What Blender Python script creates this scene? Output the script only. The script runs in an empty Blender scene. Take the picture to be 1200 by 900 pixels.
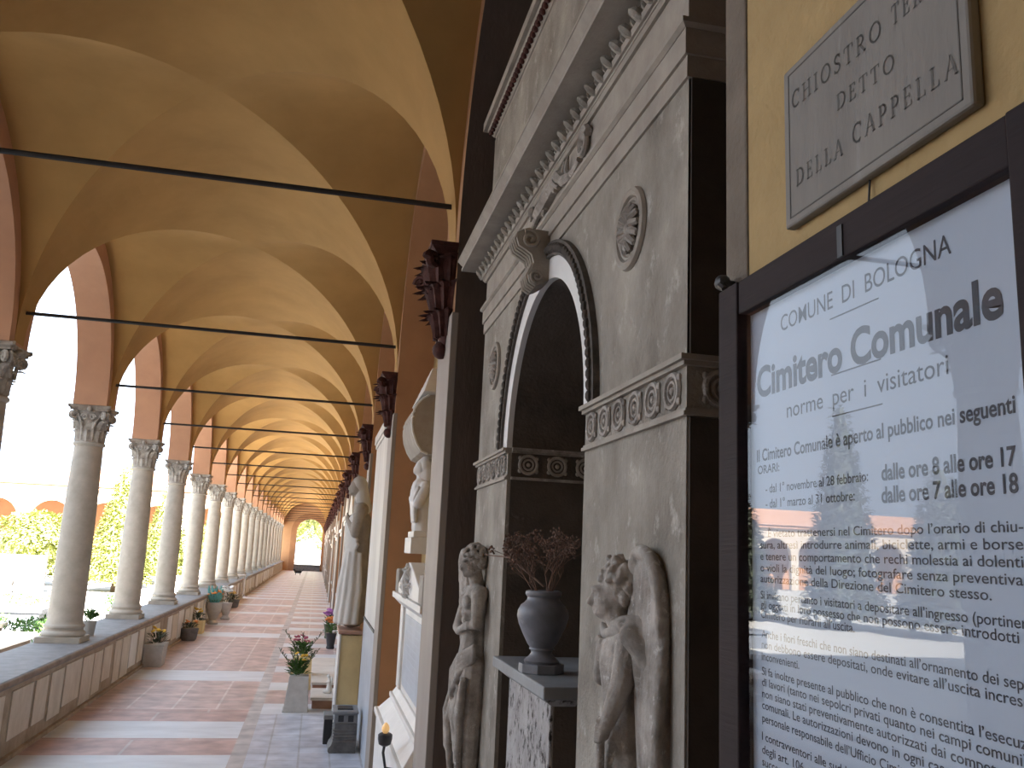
import bpy, bmesh, math, random
from mathutils import Vector, Matrix
random.seed(7)
PI = math.pi
S = bpy.context.scene
COL = S.collection

# ------------------------------------------------------------------ camera, sky, sun, exposure
yaw, pitch, roll, FPX = .2068, .1924, .0456, 1030.81
fw = Vector((math.sin(yaw)*math.cos(pitch), math.cos(yaw)*math.cos(pitch), math.sin(pitch)))
rt = Vector((math.cos(yaw), -math.sin(yaw), 0)); up = rt.cross(fw)
r2 = rt*math.cos(roll)+up*math.sin(roll); u2 = up*math.cos(roll)-rt*math.sin(roll)
cam = bpy.data.cameras.new('camera'); camo = bpy.data.objects.new('camera', cam); COL.objects.link(camo)
cam.sensor_width = 36; cam.lens = 36*FPX/1200; cam.clip_start = .05; cam.clip_end = 400
mw = Matrix((r2, u2, -fw)).transposed().to_4x4(); mw.translation = Vector((0, 0, 1.636)); camo.matrix_world = mw
S.camera = camo

SKY_STRENGTH, SUN_ENERGY, EXPOSURE = 2.45, 90.0, 0.35
W = bpy.data.worlds.new('sky'); S.world = W; W.use_nodes = True
bg = W.node_tree.nodes['Background']; bg.inputs[0].default_value = (.84, .98, 1.18, 1); bg.inputs[1].default_value = SKY_STRENGTH
sl = bpy.data.lights.new('sun', 'SUN'); sl.energy = SUN_ENERGY; sl.angle = .01; sl.color = (1, .965, .91)
so = bpy.data.objects.new('sun', sl); COL.objects.link(so)
SUNDIR = Vector((.05, -.80, .58)).normalized()          # towards the sun: behind the camera, over the unseen shading wing
so.rotation_euler = (-SUNDIR).to_track_quat('-Z', 'Y').to_euler()
S.view_settings.view_transform = 'Standard'; S.view_settings.look = 'None'
S.view_settings.exposure = EXPOSURE; S.view_settings.gamma = 1; S.view_settings.use_curve_mapping = False
S.cycles.max_bounces = 9; S.cycles.diffuse_bounces = 6; S.cycles.transparent_max_bounces = 8
S.cycles.sample_clamp_indirect = 6

# ------------------------------------------------------------------ materials
def mat(name, c1, c2=None, scale=6, rough=.8, bump=.15, bscale=60, c3=None, stretch=(1, 1, 1), detail=6, spot=.62, metal=0):
    m = bpy.data.materials.new(name); m.use_nodes = True
    nt = m.node_tree; N = nt.nodes; L = nt.links
    b = N['Principled BSDF']; b.inputs['Roughness'].default_value = rough; b.inputs['Metallic'].default_value = metal
    if 'Specular IOR Level' in b.inputs: b.inputs['Specular IOR Level'].default_value = .3
    tc = N.new('ShaderNodeTexCoord'); mp = N.new('ShaderNodeMapping'); mp.inputs['Scale'].default_value = stretch
    L.new(tc.outputs['Object'], mp.inputs['Vector'])
    c2 = c2 or tuple(x*.8 for x in c1)
    n = N.new('ShaderNodeTexNoise'); n.inputs['Scale'].default_value = scale; n.inputs['Detail'].default_value = detail
    n.inputs['Roughness'].default_value = .62
    L.new(mp.outputs[0], n.inputs['Vector'])
    r = N.new('ShaderNodeValToRGB'); r.color_ramp.elements[0].position = .33; r.color_ramp.elements[1].position = .68
    r.color_ramp.elements[0].color = (*c2, 1); r.color_ramp.elements[1].color = (*c1, 1)
    L.new(n.outputs['Fac'], r.inputs[0]); out = r.outputs[0]
    if c3:
        n3 = N.new('ShaderNodeTexNoise'); n3.inputs['Scale'].default_value = scale*2.7; n3.inputs['Detail'].default_value = 8
        n3.inputs['Roughness'].default_value = .7
        L.new(mp.outputs[0], n3.inputs['Vector'])
        r3 = N.new('ShaderNodeValToRGB'); r3.color_ramp.elements[0].position = spot; r3.color_ramp.elements[1].position = spot+.1
        L.new(n3.outputs['Fac'], r3.inputs[0])
        mx = N.new('ShaderNodeMix'); mx.data_type = 'RGBA'; L.new(r3.outputs[0], mx.inputs['Factor'])
        L.new(out, mx.inputs['A']); mx.inputs['B'].default_value = (*c3, 1); out = mx.outputs['Result']
    L.new(out, b.inputs['Base Color'])
    if bump:
        nb = N.new('ShaderNodeTexNoise'); nb.inputs['Scale'].default_value = bscale; nb.inputs['Detail'].default_value = 5
        L.new(mp.outputs[0], nb.inputs['Vector'])
        bp = N.new('ShaderNodeBump'); bp.inputs['Strength'].default_value = bump; bp.inputs['Distance'].default_value = .01
        L.new(nb.outputs['Fac'], bp.inputs['Height']); L.new(bp.outputs[0], b.inputs['Normal'])
    return m
def brickmat(name, c1, c2, mortar, w, h, rough=.6, squash=0.5, msize=.008):
    m = bpy.data.materials.new(name); m.use_nodes = True
    nt = m.node_tree; N = nt.nodes; L = nt.links; b = N['Principled BSDF']; b.inputs['Roughness'].default_value = rough
    tc = N.new('ShaderNodeTexCoord'); k = N.new('ShaderNodeTexBrick'); L.new(tc.outputs['Object'], k.inputs['Vector'])
    k.inputs['Scale'].default_value = 1; k.inputs['Brick Width'].default_value = w; k.inputs['Row Height'].default_value = h
    k.inputs['Mortar Size'].default_value = msize; k.offset = squash; k.inputs['Bias'].default_value = 0
    k.inputs['Color1'].default_value = (*c1, 1); k.inputs['Color2'].default_value = (*c2, 1); k.inputs['Mortar'].default_value = (*mortar, 1)
    n = N.new('ShaderNodeTexNoise'); n.inputs['Scale'].default_value = 5; n.inputs['Detail'].default_value = 7
    L.new(tc.outputs['Object'], n.inputs['Vector'])
    r = N.new('ShaderNodeValToRGB'); r.color_ramp.elements[0].position = .3; r.color_ramp.elements[1].position = .7
    r.color_ramp.elements[0].color = (.62, .62, .64, 1); r.color_ramp.elements[1].color = (1.15, 1.12, 1.1, 1)
    L.new(n.outputs['Fac'], r.inputs[0])
    mx = N.new('ShaderNodeMix'); mx.data_type = 'RGBA'; mx.blend_type = 'MULTIPLY'; mx.inputs['Factor'].default_value = 1
    L.new(k.outputs['Color'], mx.inputs['A']); L.new(r.outputs[0], mx.inputs['B']); L.new(mx.outputs['Result'], b.inputs['Base Color'])
    bp = N.new('ShaderNodeBump'); bp.inputs['Strength'].default_value = .3; bp.inputs['Distance'].default_value = .004
    L.new(k.outputs['Fac'], bp.inputs['Height']); bp.invert = True; L.new(bp.outputs[0], b.inputs['Normal'])
    return m
def plain(name, c, rough=.5, emit=0, metal=0):
    m = bpy.data.materials.new(name); m.use_nodes = True; b = m.node_tree.nodes['Principled BSDF']
    b.inputs['Base Color'].default_value = (*c, 1); b.inputs['Roughness'].default_value = rough; b.inputs['Metallic'].default_value = metal
    if emit: b.inputs['Emission Color'].default_value = (*c, 1); b.inputs['Emission Strength'].default_value = emit
    return m

VAULT = mat('ochre_vault_plaster', (.445, .258, .088), (.36, .205, .068), 1.6, .9, .10, 25, c3=(.405, .232, .079))
OCHRE = mat('ochre_wall_plaster', (.47, .335, .158), (.385, .265, .12), 7, .9, .25, 90, c3=(.32, .215, .095), spot=.66)
SALMON = mat('salmon_plaster', (.52, .29, .175), (.45, .245, .15), 3, .9, .1, 40)
BROWN = mat('brown_painted_plaster', (.45, .245, .13), (.38, .205, .108), 3, .9, .08, 40)
STONE = mat('weathered_grey_stone', (.40, .36, .305), (.20, .175, .145), 5, .85, .5, 110, c3=(.47, .43, .38), stretch=(1, 1, .75), spot=.57)
RELIEF = mat('worn_relief_stone', (.47, .42, .37), (.19, .165, .142), 14, .8, .3, 150, c3=(.58, .54, .50), spot=.58)
PALE = mat('pale_limestone', (.40, .355, .30), (.29, .25, .21), 9, .8, .2, 120, c3=(.18, .15, .125), spot=.68)
WBAND = mat('white_marble_band', (.78, .76, .73), (.68, .66, .63), 6, .6, .05)
DARKST = mat('dark_carved_stone', (.13, .11, .095), (.07, .06, .05), 20, .85, .3, 150)
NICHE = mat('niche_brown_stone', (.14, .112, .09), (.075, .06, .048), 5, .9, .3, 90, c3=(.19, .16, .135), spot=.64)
SIDESHADE = mat('painted_side_shade', (.09, .07, .055), (.05, .04, .032), 5, .9, .2)  # shade on the tomb's near end, as a dark colour
RSHADE = mat('painted_recess_shade', (.135, .10, .082), (.09, .066, .054), 4, .9, .2, 60, stretch=(1, 1, .3))  # shade of the nearest recess, put into its surface colour
MARBLE = mat('white_marble', (.76, .73, .69), (.64, .61, .57), 4, .5, .05, 60)
GMARB = mat('grey_veined_marble', (.66, .63, .58), (.48, .455, .42), 3.5, .6, .06, 60, stretch=(1, 1, .25))
BLUMARB = mat('bluish_marble', (.46, .49, .54), (.35, .375, .42), 4, .4, .04, 60)
COLST = mat('column_stone', (.48, .445, .39), (.39, .36, .31), 8, .8, .2, 110, c3=(.30, .27, .235), spot=.68)
CAPST = mat('capital_stone', (.50, .47, .42), (.28, .255, .23), 22, .8, .3, 110)
PARAP = mat('parapet_plaster', (.46, .37, .28), (.29, .225, .165), 5, .9, .3, 60, c3=(.55, .47, .37))
PTOP = mat('parapet_top_stone', (.225, .225, .23), (.15, .15, .155), 7, .7, .2, 90, c3=(.30, .30, .30))
PEDGE = mat('parapet_edge_stone', (.34, .27, .22), (.23, .18, .145), 7, .8, .2, 90)
PLQ = mat('plaque_marble', (.68, .61, .52), (.54, .475, .39), 9, .7, .2, 130, c3=(.40, .33, .26), stretch=(1, 1, .5))
TERRA = mat('dark_terracotta', (.105, .036, .028), (.05, .017, .013), 24, .8, .3, 120)
TRIMM = mat('pier_facing_marble', (.33, .285, .25), (.26, .22, .19), 4, .6, .06, 60, stretch=(1, 1, .3))
FLMARB = mat('floor_white_marble', (.70, .74, .80), (.55, .58, .63), 3, .42, .08, 50, c3=(.42, .44, .48), spot=.67, stretch=(.6, 1.6, 1))
FLBRICK = brickmat('floor_pink_tiles', (.58, .46, .455), (.50, .40, .40), (.66, .60, .59), .42, .42, rough=.42, msize=.012, squash=0)
FLRED = brickmat('floor_red_slabs', (.52, .37, .36), (.48, .345, .34), (.56, .5, .5), .9, .63, rough=.42, msize=.012)
FLGREY = brickmat('floor_grey_tiles', (.58, .64, .74), (.50, .53, .61), (.42, .44, .48), .24, .24, squash=0, rough=.45)
FLBORD = brickmat('floor_border_slabs', (.58, .55, .54), (.50, .455, .44), (.36, .33, .32), .3, .8, squash=0)
IRON = plain('black_iron', (.018, .015, .015), .6)
WOOD = mat('dark_frame_wood', (.022, .011, .012), (.014, .007, .008), 9, .75, .15, 60, stretch=(1, .2, 4))
PAPER = plain('notice_paper', (.39, .45, .54), .7)
INK = plain('printed_ink', (.045, .047, .06), .7)
CARVED = plain('incised_letter_paint', (.13, .12, .108), .8)
SLATE = mat('plaque_grey_marble', (.265, .245, .22), (.21, .192, .172), 7, .7, .1, 80, c3=(.30, .28, .26), stretch=(1, 1.6, .35))
CLAMP = mat('quoin_grey_stone', (.225, .185, .145), (.165, .135, .105), 10, .85, .3, 120)
URN = mat('grey_bardiglio_marble', (.25, .25, .275), (.155, .155, .17), 8, .4, .12, 60, c3=(.31, .31, .33))
SLAB = mat('grey_slab_stone', (.27, .275, .285), (.20, .205, .21), 6, .6, .1)
FLAKE = mat('flaking_whitewash', (.42, .40, .39), (.27, .25, .24), 14, .8, .4, 90, c3=(.035, .028, .024), stretch=(1, 1, .7), spot=.52)
TWIG = mat('dry_twig', (.24, .15, .11), (.13, .08, .06), 40, .9, 0)
LEAF = mat('green_leaf', (.10, .20, .045), (.05, .11, .025), 20, .6, 0)
LEAFD = mat('grey_green_leaf', (.13, .15, .10), (.07, .09, .055), 20, .6, 0)
TREE = mat('sunlit_hedge_leaf', (.27, .28, .085), (.14, .165, .04), 3, .7, 0)
TRUNK = mat('bark', (.14, .10, .07), (.08, .055, .04), 12, .9, .4)
GRAVEL = mat('pale_gravel', (.40, .385, .36), (.31, .30, .275), 30, .9, .3, 200)
PINKST = mat('pinkish_tomb_stone', (.17, .125, .10), (.12, .09, .07), 8, .85, .2)
CONC = mat('concrete_planter', (.54, .53, .51), (.44, .43, .41), 12, .85, .2, 120)
UNLITLEAF = mat('unlit_silhouette_leaf', (.050, .058, .040), (.028, .034, .022), 8, .8, 0)  # shaded leaf tone: unlit side of the mirrored trees, put into the colour
PINKM = mat('pinkish_marble_riser', (.44, .27, .20), (.34, .2, .15), 10, .7, .1)
YEL = plain('yellow_petal', (.75, .48, .05), .6); PUR = plain('purple_petal', (.45, .18, .50), .6); PNK = plain('dark_pink_petal', (.40, .09, .16), .6)
ORA = plain('orange_petal', (.75, .26, .06), .6); TEAL = plain('teal_wrap', (.12, .38, .36), .6); WHT = plain('white_glaze', (.80, .80, .78), .4)
DKM = plain('dark_metal', (.03, .03, .033), .5); GRYM = mat('dark_grey_stone', (.20, .195, .19), (.10, .10, .10), 10, .6, .2)
PLYEL = mat('yellow_pedestal_plaster', (.80, .66, .36), (.70, .56, .30), 6, .8, .1)
AMBER = plain('amber_bulb', (1, .62, .25), .3, .25)
FUR = plain('black_fur', (.012, .011, .010), .9)
FACADE = mat('far_facade_plaster', (.50, .43, .35), (.45, .38, .31), 1, .9, 0)
FARIN = mat('far_arcade_orange', (.58, .36, .20), (.50, .30, .165), 1, .9, 0)
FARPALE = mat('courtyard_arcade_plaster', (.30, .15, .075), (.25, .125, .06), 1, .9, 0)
KERB = mat('bluish_kerb_stone', (.11, .12, .14), (.08, .088, .10), 6, .7, .1)
ROOFT = mat('roof_tiles', (.40, .22, .14), (.30, .16, .10), 3, .9, .3)
glass = bpy.data.materials.new('notice_glass'); glass.use_nodes = True
nt = glass.node_tree; nt.nodes.clear(); o_ = nt.nodes.new('ShaderNodeOutputMaterial'); mx_ = nt.nodes.new('ShaderNodeMixShader')
tr_ = nt.nodes.new('ShaderNodeBsdfTransparent'); gl_ = nt.nodes.new('ShaderNodeBsdfGlossy'); gl_.inputs['Roughness'].default_value = .005
fr_ = nt.nodes.new('ShaderNodeFresnel'); fr_.inputs['IOR'].default_value = 1.42
ge_ = nt.nodes.new('ShaderNodeNewGeometry'); iv_ = nt.nodes.new('ShaderNodeMath'); iv_.operation = 'SUBTRACT'; iv_.inputs[0].default_value = 1
mu_ = nt.nodes.new('ShaderNodeMath'); mu_.operation = 'MULTIPLY'; nt.links.new(ge_.outputs['Backfacing'], iv_.inputs[1]); nt.links.new(iv_.outputs[0], mu_.inputs[0]); nt.links.new(fr_.outputs[0], mu_.inputs[1])
nt.links.new(mu_.outputs[0], mx_.inputs[0]); nt.links.new(tr_.outputs[0], mx_.inputs[1]); nt.links.new(gl_.outputs[0], mx_.inputs[2]); nt.links.new(mx_.outputs[0], o_.inputs[0])

# ------------------------------------------------------------------ mesh helpers
class MB:
    def __init__(s): s.v = []; s.f = []; s.mi = []; s.m = 0
    def add(s, vs, fs):
        k = len(s.v); s.v += [tuple(v) for v in vs]
        for f in fs: s.f.append([i+k for i in f]); s.mi.append(s.m)
        return s
    def box(s, x0, x1, y0, y1, z0, z1):
        return s.frus(x0, x1, y0, y1, z0, x0, x1, y0, y1, z1)
    def frus(s, x0, x1, y0, y1, z0, X0, X1, Y0, Y1, z1):
        return s.add([(x0, y0, z0), (x1, y0, z0), (x1, y1, z0), (x0, y1, z0), (X0, Y0, z1), (X1, Y0, z1), (X1, Y1, z1), (X0, Y1, z1)],
                     [(3, 2, 1, 0), (4, 5, 6, 7), (0, 1, 5, 4), (1, 2, 6, 5), (2, 3, 7, 6), (3, 0, 4, 7)])
    def lathe(s, prof, n=24, c=(0, 0, 0), sq=(1, 1)):
        vs = []; fs = []
        for r, z in prof:
            for i in range(n):
                a = 2*PI*i/n; vs.append((c[0]+r*math.cos(a)*sq[0], c[1]+r*math.sin(a)*sq[1], c[2]+z))
        for j in range(len(prof)-1):
            for i in range(n):
                fs.append((j*n+i, j*n+(i+1) % n, (j+1)*n+(i+1) % n, (j+1)*n+i))
        fs.append(tuple(range(n))[::-1]); m = (len(prof)-1)*n; fs.append(tuple(m+i for i in range(n)))
        return s.add(vs, fs)
    def tube(s, pts, rs, n=8):
        pts = [Vector(p) for p in pts]
        if not hasattr(rs, '__len__'): rs = [rs]*len(pts)
        vs = []; fs = []
        prev = None
        for k, p in enumerate(pts):
            t = (pts[min(k+1, len(pts)-1)]-pts[max(k-1, 0)])
            t = t.normalized() if t.length > 1e-9 else Vector((0, 0, 1))
            a = prev if prev else (Vector((0, 0, 1)) if abs(t.z) < .9 else Vector((1, 0, 0)))
            u = (a-t*a.dot(t)).normalized(); w = t.cross(u); prev = u
            for i in range(n):
                q = 2*PI*i/n; vs.append(p+(u*math.cos(q)+w*math.sin(q))*rs[k])
        for k in range(len(pts)-1):
            for i in range(n): fs.append((k*n+i, k*n+(i+1) % n, (k+1)*n+(i+1) % n, (k+1)*n+i))
        fs.append(tuple(range(n))[::-1]); m = (len(pts)-1)*n; fs.append(tuple(m+i for i in range(n)))
        return s.add(vs, fs)
    def ell(s, c, r, nu=12, nv=8):
        vs = [(c[0], c[1], c[2]-r[2])]; fs = []
        for j in range(1, nv):
            p = -PI/2+PI*j/nv
            for i in range(nu):
                a = 2*PI*i/nu; vs.append((c[0]+r[0]*math.cos(p)*math.cos(a), c[1]+r[1]*math.cos(p)*math.sin(a), c[2]+r[2]*math.sin(p)))
        vs.append((c[0], c[1], c[2]+r[2])); T = len(vs)-1
        for i in range(nu):
            fs.append((0, 1+(i+1) % nu, 1+i)); fs.append((T, T-nu+i, T-nu+(i+1) % nu))
        for j in range(nv-2):
            for i in range(nu): fs.append((1+j*nu+i, 1+j*nu+(i+1) % nu, 1+(j+1)*nu+(i+1) % nu, 1+(j+1)*nu+i))
        return s.add(vs, fs)
    def cap(s, a, ra, b, rb, n=10):
        a = Vector(a); b = Vector(b); s.ell(a, (ra,)*3, n, 6); s.ell(b, (rb,)*3, n, 6); return s.tube([a, b], [ra, rb], n)
    def prism(s, poly, ax, a, b):
        # poly of 2-tuples in the plane across axis ax, extruded a..b
        def P(q, t): return {'x': (t, q[0], q[1]), 'y': (q[0], t, q[1]), 'z': (q[0], q[1], t)}[ax]
        n = len(poly); vs = [P(q, a) for q in poly]+[P(q, b) for q in poly]
        fs = [tuple(range(n)), tuple(range(n, 2*n))[::-1]]+[(i, n+i, n+(i+1) % n, (i+1) % n) for i in range(n)]
        return s.add(vs, fs)
    def torus(s, c, R, r, axis='x', n=24, m=8, sq=(1, 1)):
        pts = []
        vs = []; fs = []
        for i in range(n):
            a = 2*PI*i/n
            for j in range(m):
                b = 2*PI*j/m; q = R+r*math.cos(b); h = r*math.sin(b); p = (q*math.cos(a)*sq[0], q*math.sin(a)*sq[1])
                vs.append({'x': (c[0]+h, c[1]+p[0], c[2]+p[1]), 'y': (c[0]+p[0], c[1]+h, c[2]+p[1]), 'z': (c[0]+p[0], c[1]+p[1], c[2]+h)}[axis])
        for i in range(n):
            for j in range(m): fs.append((i*m+j, ((i+1) % n)*m+j, ((i+1) % n)*m+(j+1) % m, i*m+(j+1) % m))
        return s.add(vs, fs)
    def mesh(s, name, mats, smooth=40):
        me = bpy.data.meshes.new(name); me.from_pydata(s.v, [], s.f)
        for m in (mats if isinstance(mats, (list, tuple)) else [mats]): me.materials.append(m)
        me.polygons.foreach_set('material_index', s.mi)
        bm = bmesh.new(); bm.from_mesh(me); bmesh.ops.recalc_face_normals(bm, faces=bm.faces); bm.to_mesh(me); bm.free()
        if smooth:
            me.polygons.foreach_set('use_smooth', [True]*len(me.polygons)); me.set_sharp_from_angle(angle=math.radians(smooth))
        me.update(); return me
    def build(s, name, mats, parent=None, smooth=40, bevel=0):
        o = bpy.data.objects.new(name, s.mesh(name, mats, smooth)); COL.objects.link(o)
        if parent: o.parent = parent
        if bevel:
            b = o.modifiers.new('bevel', 'BEVEL'); b.width = bevel; b.segments = 2; b.limit_method = 'ANGLE'; b.angle_limit = .7
        return o
def tag(o, label=None, cat=None, group=None, kind=None):
    for k, v in (('label', label), ('category', cat), ('group', group), ('kind', kind)):
        if v: o[k] = v
    return o
def thing(name, loc, label, cat, group=None, rz=0):
    o = bpy.data.objects.new(name, None); o.empty_display_size = .1; COL.objects.link(o)
    o.location = loc; o.rotation_euler = (0, 0, rz); return tag(o, label, cat, group)
def struct(o): o['kind'] = 'structure'; return o
def dup(root, loc, label=None, group=None, rz=None, scale=None):
    r = root.copy(); COL.objects.link(r); r.location = loc
    if rz is not None: r.rotation_euler = (0, 0, rz)
    if scale: r.scale = scale
    if label: r['label'] = label
    if group: r['group'] = group
    for ch in list(root.children):
        c = ch.copy(); COL.objects.link(c); c.parent = r
        for g in list(ch.children):
            d = g.copy(); COL.objects.link(d); d.parent = c
    return r
def rel(mb, org):
    mb.v = [(v[0]-org[0], v[1]-org[1], v[2]-org[2]) for v in mb.v]; return mb
def blob(mb, name, m, parent=None, vox=.008, sm=3, noise=0):
    """weld overlapping closed volumes into one continuous skin"""
    me = mb.mesh(name+'_raw', m, 0); o = bpy.data.objects.new(name+'_raw', me); COL.objects.link(o)
    r = o.modifiers.new('r', 'REMESH'); r.mode = 'VOXEL'; r.voxel_size = vox
    if noise:
        t = bpy.data.textures.new(name, 'CLOUDS'); t.noise_scale = vox*4
        d = o.modifiers.new('d', 'DISPLACE'); d.texture = t; d.strength = noise
    q = o.modifiers.new('s', 'SMOOTH'); q.iterations = sm; q.factor = .5
    dg = bpy.context.evaluated_depsgraph_get(); me2 = bpy.data.meshes.new_from_object(o.evaluated_get(dg))
    bpy.data.objects.remove(o); me2.name = name
    me2.materials.clear(); me2.materials.append(m); me2.polygons.foreach_set('use_smooth', [True]*len(me2.polygons))
    p = bpy.data.objects.new(name, me2); COL.objects.link(p)
    if parent: p.parent = parent
    return p
ORD = ['nearest', 'second', 'third', 'fourth', 'fifth', 'sixth', 'seventh', 'eighth', 'ninth', 'tenth']

# ------------------------------------------------------------------ building dimensions
XL, XR = -2.2355, .50            # inner faces of the arcade wall and of the piers
ZS, RISE = 2.985, 1.445          # springing and rise of the vaults
COLX = -2.40
BAY = 3.0
ycol = lambda k: 6.86+BAY*k      # k = -2 .. 18
KS = list(range(-2, 19))
YEND = ycol(18)                  # 60.86
bays = [round(ycol(k)+1.5, 4) for k in range(-2, 18)]
YB = -1.6                        # near end wall

def arch_wall(mb, P, bs, half, rise, zs, s0, s1, ztop, d0, d1, zbot, N=28, special=None):
    """wall pierced by round arches. P(s,d,z)->xyz ; openings centred on bs ; solid below zs from zbot"""
    cuts = [s0]
    def quad(a, b, c, d): mb.add([a, b, c, d], [(0, 1, 2, 3)])
    edges = sorted(bs); solid = []; last = s0; H = {b: half for b in edges}; special = special or {}
    for b, (b2, h2) in special.items(): edges[edges.index(b)] = b2; H[b2] = h2
    dark = set(b2 for b2, h2 in special.values())
    for b in edges: solid.append((last, b-H[b])); last = b+H[b]
    solid.append((last, s1))
    for (a, b) in solid:
        if b-a < 1e-4: continue
        for d in (d0, d1): quad(P(a, d, zbot), P(b, d, zbot), P(b, d, ztop), P(a, d, ztop))
        for s_ in (a, b):
            mb.m = 1 if any(abs(abs(s_-q)-H[q]) < 1e-4 for q in dark) else 0
            quad(P(s_, d0, zbot), P(s_, d1, zbot), P(s_, d1, zs), P(s_, d0, zs)); mb.m = 0
        quad(P(a, d0, zbot), P(b, d0, zbot), P(b, d1, zbot), P(a, d1, zbot))
    for b in edges:
        pr = [(b-H[b]*math.cos(PI*i/N), zs+rise*math.sin(PI*i/N)) for i in range(N+1)]
        vs = []; fs = []
        for (q, z) in pr:
            for d in (d0, d1): vs += [P(q, d, z), P(q, d, ztop)]
        for i in range(N):
            k = i*4
            fs += [(k, k+4, k+5, k+1), (k+2, k+3, k+7, k+6)]
        mb.add(vs, fs)
        mb.m = 1 if b in dark else 0
        mb.add(vs, [(i*4, i*4+2, i*4+6, i*4+4) for i in range(N)]); mb.m = 0
    for d in (0,): quad(P(s0, d0, ztop), P(s1, d0, ztop), P(s1, d1, ztop), P(s0, d1, ztop))
    return mb
def arch_mesh(P, *a, name='wall', m=None, **k):
    mb = MB(); arch_wall(mb, P, *a, **k); return mb

# ------------------------------------------------------------------ the shell
# floor: lengthwise lanes, marble bands across the walkway between pink tile fields
fl = MB()
white = [(3.2, 3.8), (5.6, 6.3), (7.0, 7.63), (8.26, 9.0), (11.55, 12.44), (16.84, 17.63), (19.05, 19.65), (22.4, 23.0), (25.4, 26.0)]
y_ = 28.5
while y_ < 60: white.append((y_, y_+.55)); y_ += 1.6
red = [(7.63, 8.26), (9.0, 9.62)]
def strip(x0, x1, y0, y1, m, z=0.0):
    fl.m = m; fl.add([(x0, y0, z), (x1, y0, z), (x1, y1, z), (x0, y1, z)], [(0, 1, 2, 3)])
ylast = YB
for a, b in sorted([(a, b, 0) for a, b in white]+[(a, b, 2) for a, b in red], key=lambda t: t[0]) and [(t[0], t[1]) for t in sorted(white+red)]:
    if a > ylast+1e-6: strip(-2.8, -.52, ylast, a, 1)
    strip(-2.8, -.52, a, b, 0 if (a, b) in white else 2); ylast = b
strip(-2.8, -.52, ylast, 64, 1)
strip(-.52, -.40, YB, 64, 4)
strip(-.40, 1.1, YB, 9.4, 3)
yy = 9.4
while yy < 64:
    strip(-.40, 1.1, yy, yy+.6, 0); strip(-.40, 1.1, yy+.6, yy+1.5, 1); yy += 1.5
struct(fl.build('floor', [FLMARB, FLBRICK, FLRED, FLGREY, FLBORD], smooth=0))
# joints cut across the marble bands and iron floor rings are modest: a few dark drain slots
# vaults
DB = .055
sa = lambda c: math.sqrt(c*c+.004)
def vault_bay(mb, ym, half=1.5, b=1.40):
    N = 36; a = (XR-XL)/2; xm = (XR+XL)/2
    U = [PI*i/N for i in range(N+1)]; idx = {}
    def V(cell, i, j):
        k = (cell, i, j)
        if k not in idx:
            idx[k] = len(mb.v); mb.v.append((xm-a*math.cos(U[i]), ym-b*math.cos(U[j]), ZS+RISE*max(math.sin(U[i]), math.sin(U[j]))+DB*abs(sa(math.cos(U[i]))-sa(math.cos(U[j])))))
        return idx[k]
    def cell(i, j):   # centre coordinates in grid units
        du, dv = abs(i-N/2), abs(j-N/2)
        if dv > du: return 'n' if j < N/2 else 'f'       # longitudinal barrel
        return 'l' if i < N/2 else 'r'
    for i in range(N):
        for j in range(N):
            if i == j: tris = [((i, j), (i+1, j), (i+1, j+1)), ((i, j), (i+1, j+1), (i, j+1))]
            elif i+j == N-1: tris = [((i, j), (i+1, j), (i, j+1)), ((i+1, j), (i+1, j+1), (i, j+1))]
            else: tris = [((i, j), (i+1, j), (i+1, j+1), (i, j+1))]
            for t in tris:
                ci = sum(p[0] for p in t)/len(t); cj = sum(p[1] for p in t)/len(t); c = cell(ci, cj)
                mb.f.append([V(c, *p) for p in t]); mb.mi.append(0)
    for sgn, y0, y1 in ((0, ym-half, ym-b), (1, ym+b, ym+half)):
        for i in range(N):
            zs = [ZS+RISE*math.sin(q)+DB*(sa(1)-sa(math.cos(q))) for q in (U[i], U[i+1])]; xs = [xm-a*math.cos(U[i]), xm-a*math.cos(U[i+1])]
            mb.add([(xs[0], y0, zs[0]), (xs[1], y0, zs[1]), (xs[1], y1, zs[1]), (xs[0], y1, zs[0])], [(0, 1, 2, 3)])
vm = MB()
for b in bays: vault_bay(vm, b)
# near and far remainders of the barrel
for y0, y1 in ((YB, ycol(-2)), (YEND, 62.0)):
    N = 36; a = (XR-XL)/2; xm = (XR+XL)/2
    for i in range(N):
        p, q = PI*i/N, PI*(i+1)/N
        vm.add([(xm-a*math.cos(t), y, ZS+RISE*math.sin(t)+DB*(sa(1)-sa(math.cos(t)))) for t, y in ((p, y0), (q, y0), (q, y1), (p, y1))], [(0, 1, 2, 3)])
me = bpy.data.meshes.new('ceiling'); me.from_pydata(vm.v, [], vm.f); me.materials.append(VAULT)
bm = bmesh.new(); bm.from_mesh(me)
# weld only verts lying in the same smooth cell: strips join their barrel
for f in bm.faces: f.smooth = True
bm.to_mesh(me); bm.free(); me.set_sharp_from_angle(angle=math.radians(40))
ceil = bpy.data.objects.new('ceiling', me); COL.objects.link(ceil); struct(ceil)
# roof over the vaults
rf = MB(); rf.box(-2.70, 1.9, YB-.3, 63.3, 4.78, 4.95)
rf.add([(-2.72, YB-.3, 4.95), (2.2, YB-.3, 4.95), (2.2, 63.3, 4.95), (-2.72, 63.3, 4.95), (1.9, YB-.3, 6.2), (1.9, 63.3, 6.2)],
       [(0, 4, 5, 3), (1, 2, 5, 4), (0, 1, 4), (3, 5, 2)])
struct(rf.build('roof', ROOFT, smooth=0))
# arcade wall (left), over the columns
PL = lambda s_, d, z: (d, s_, z)
mb = arch_wall(MB(), PL, bays, 1.30, 1.30, 2.965, YB, YEND+1.2, 4.8, XL, -2.56, 2.965)
struct(mb.build('wall_left', SALMON, smooth=30))
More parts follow.
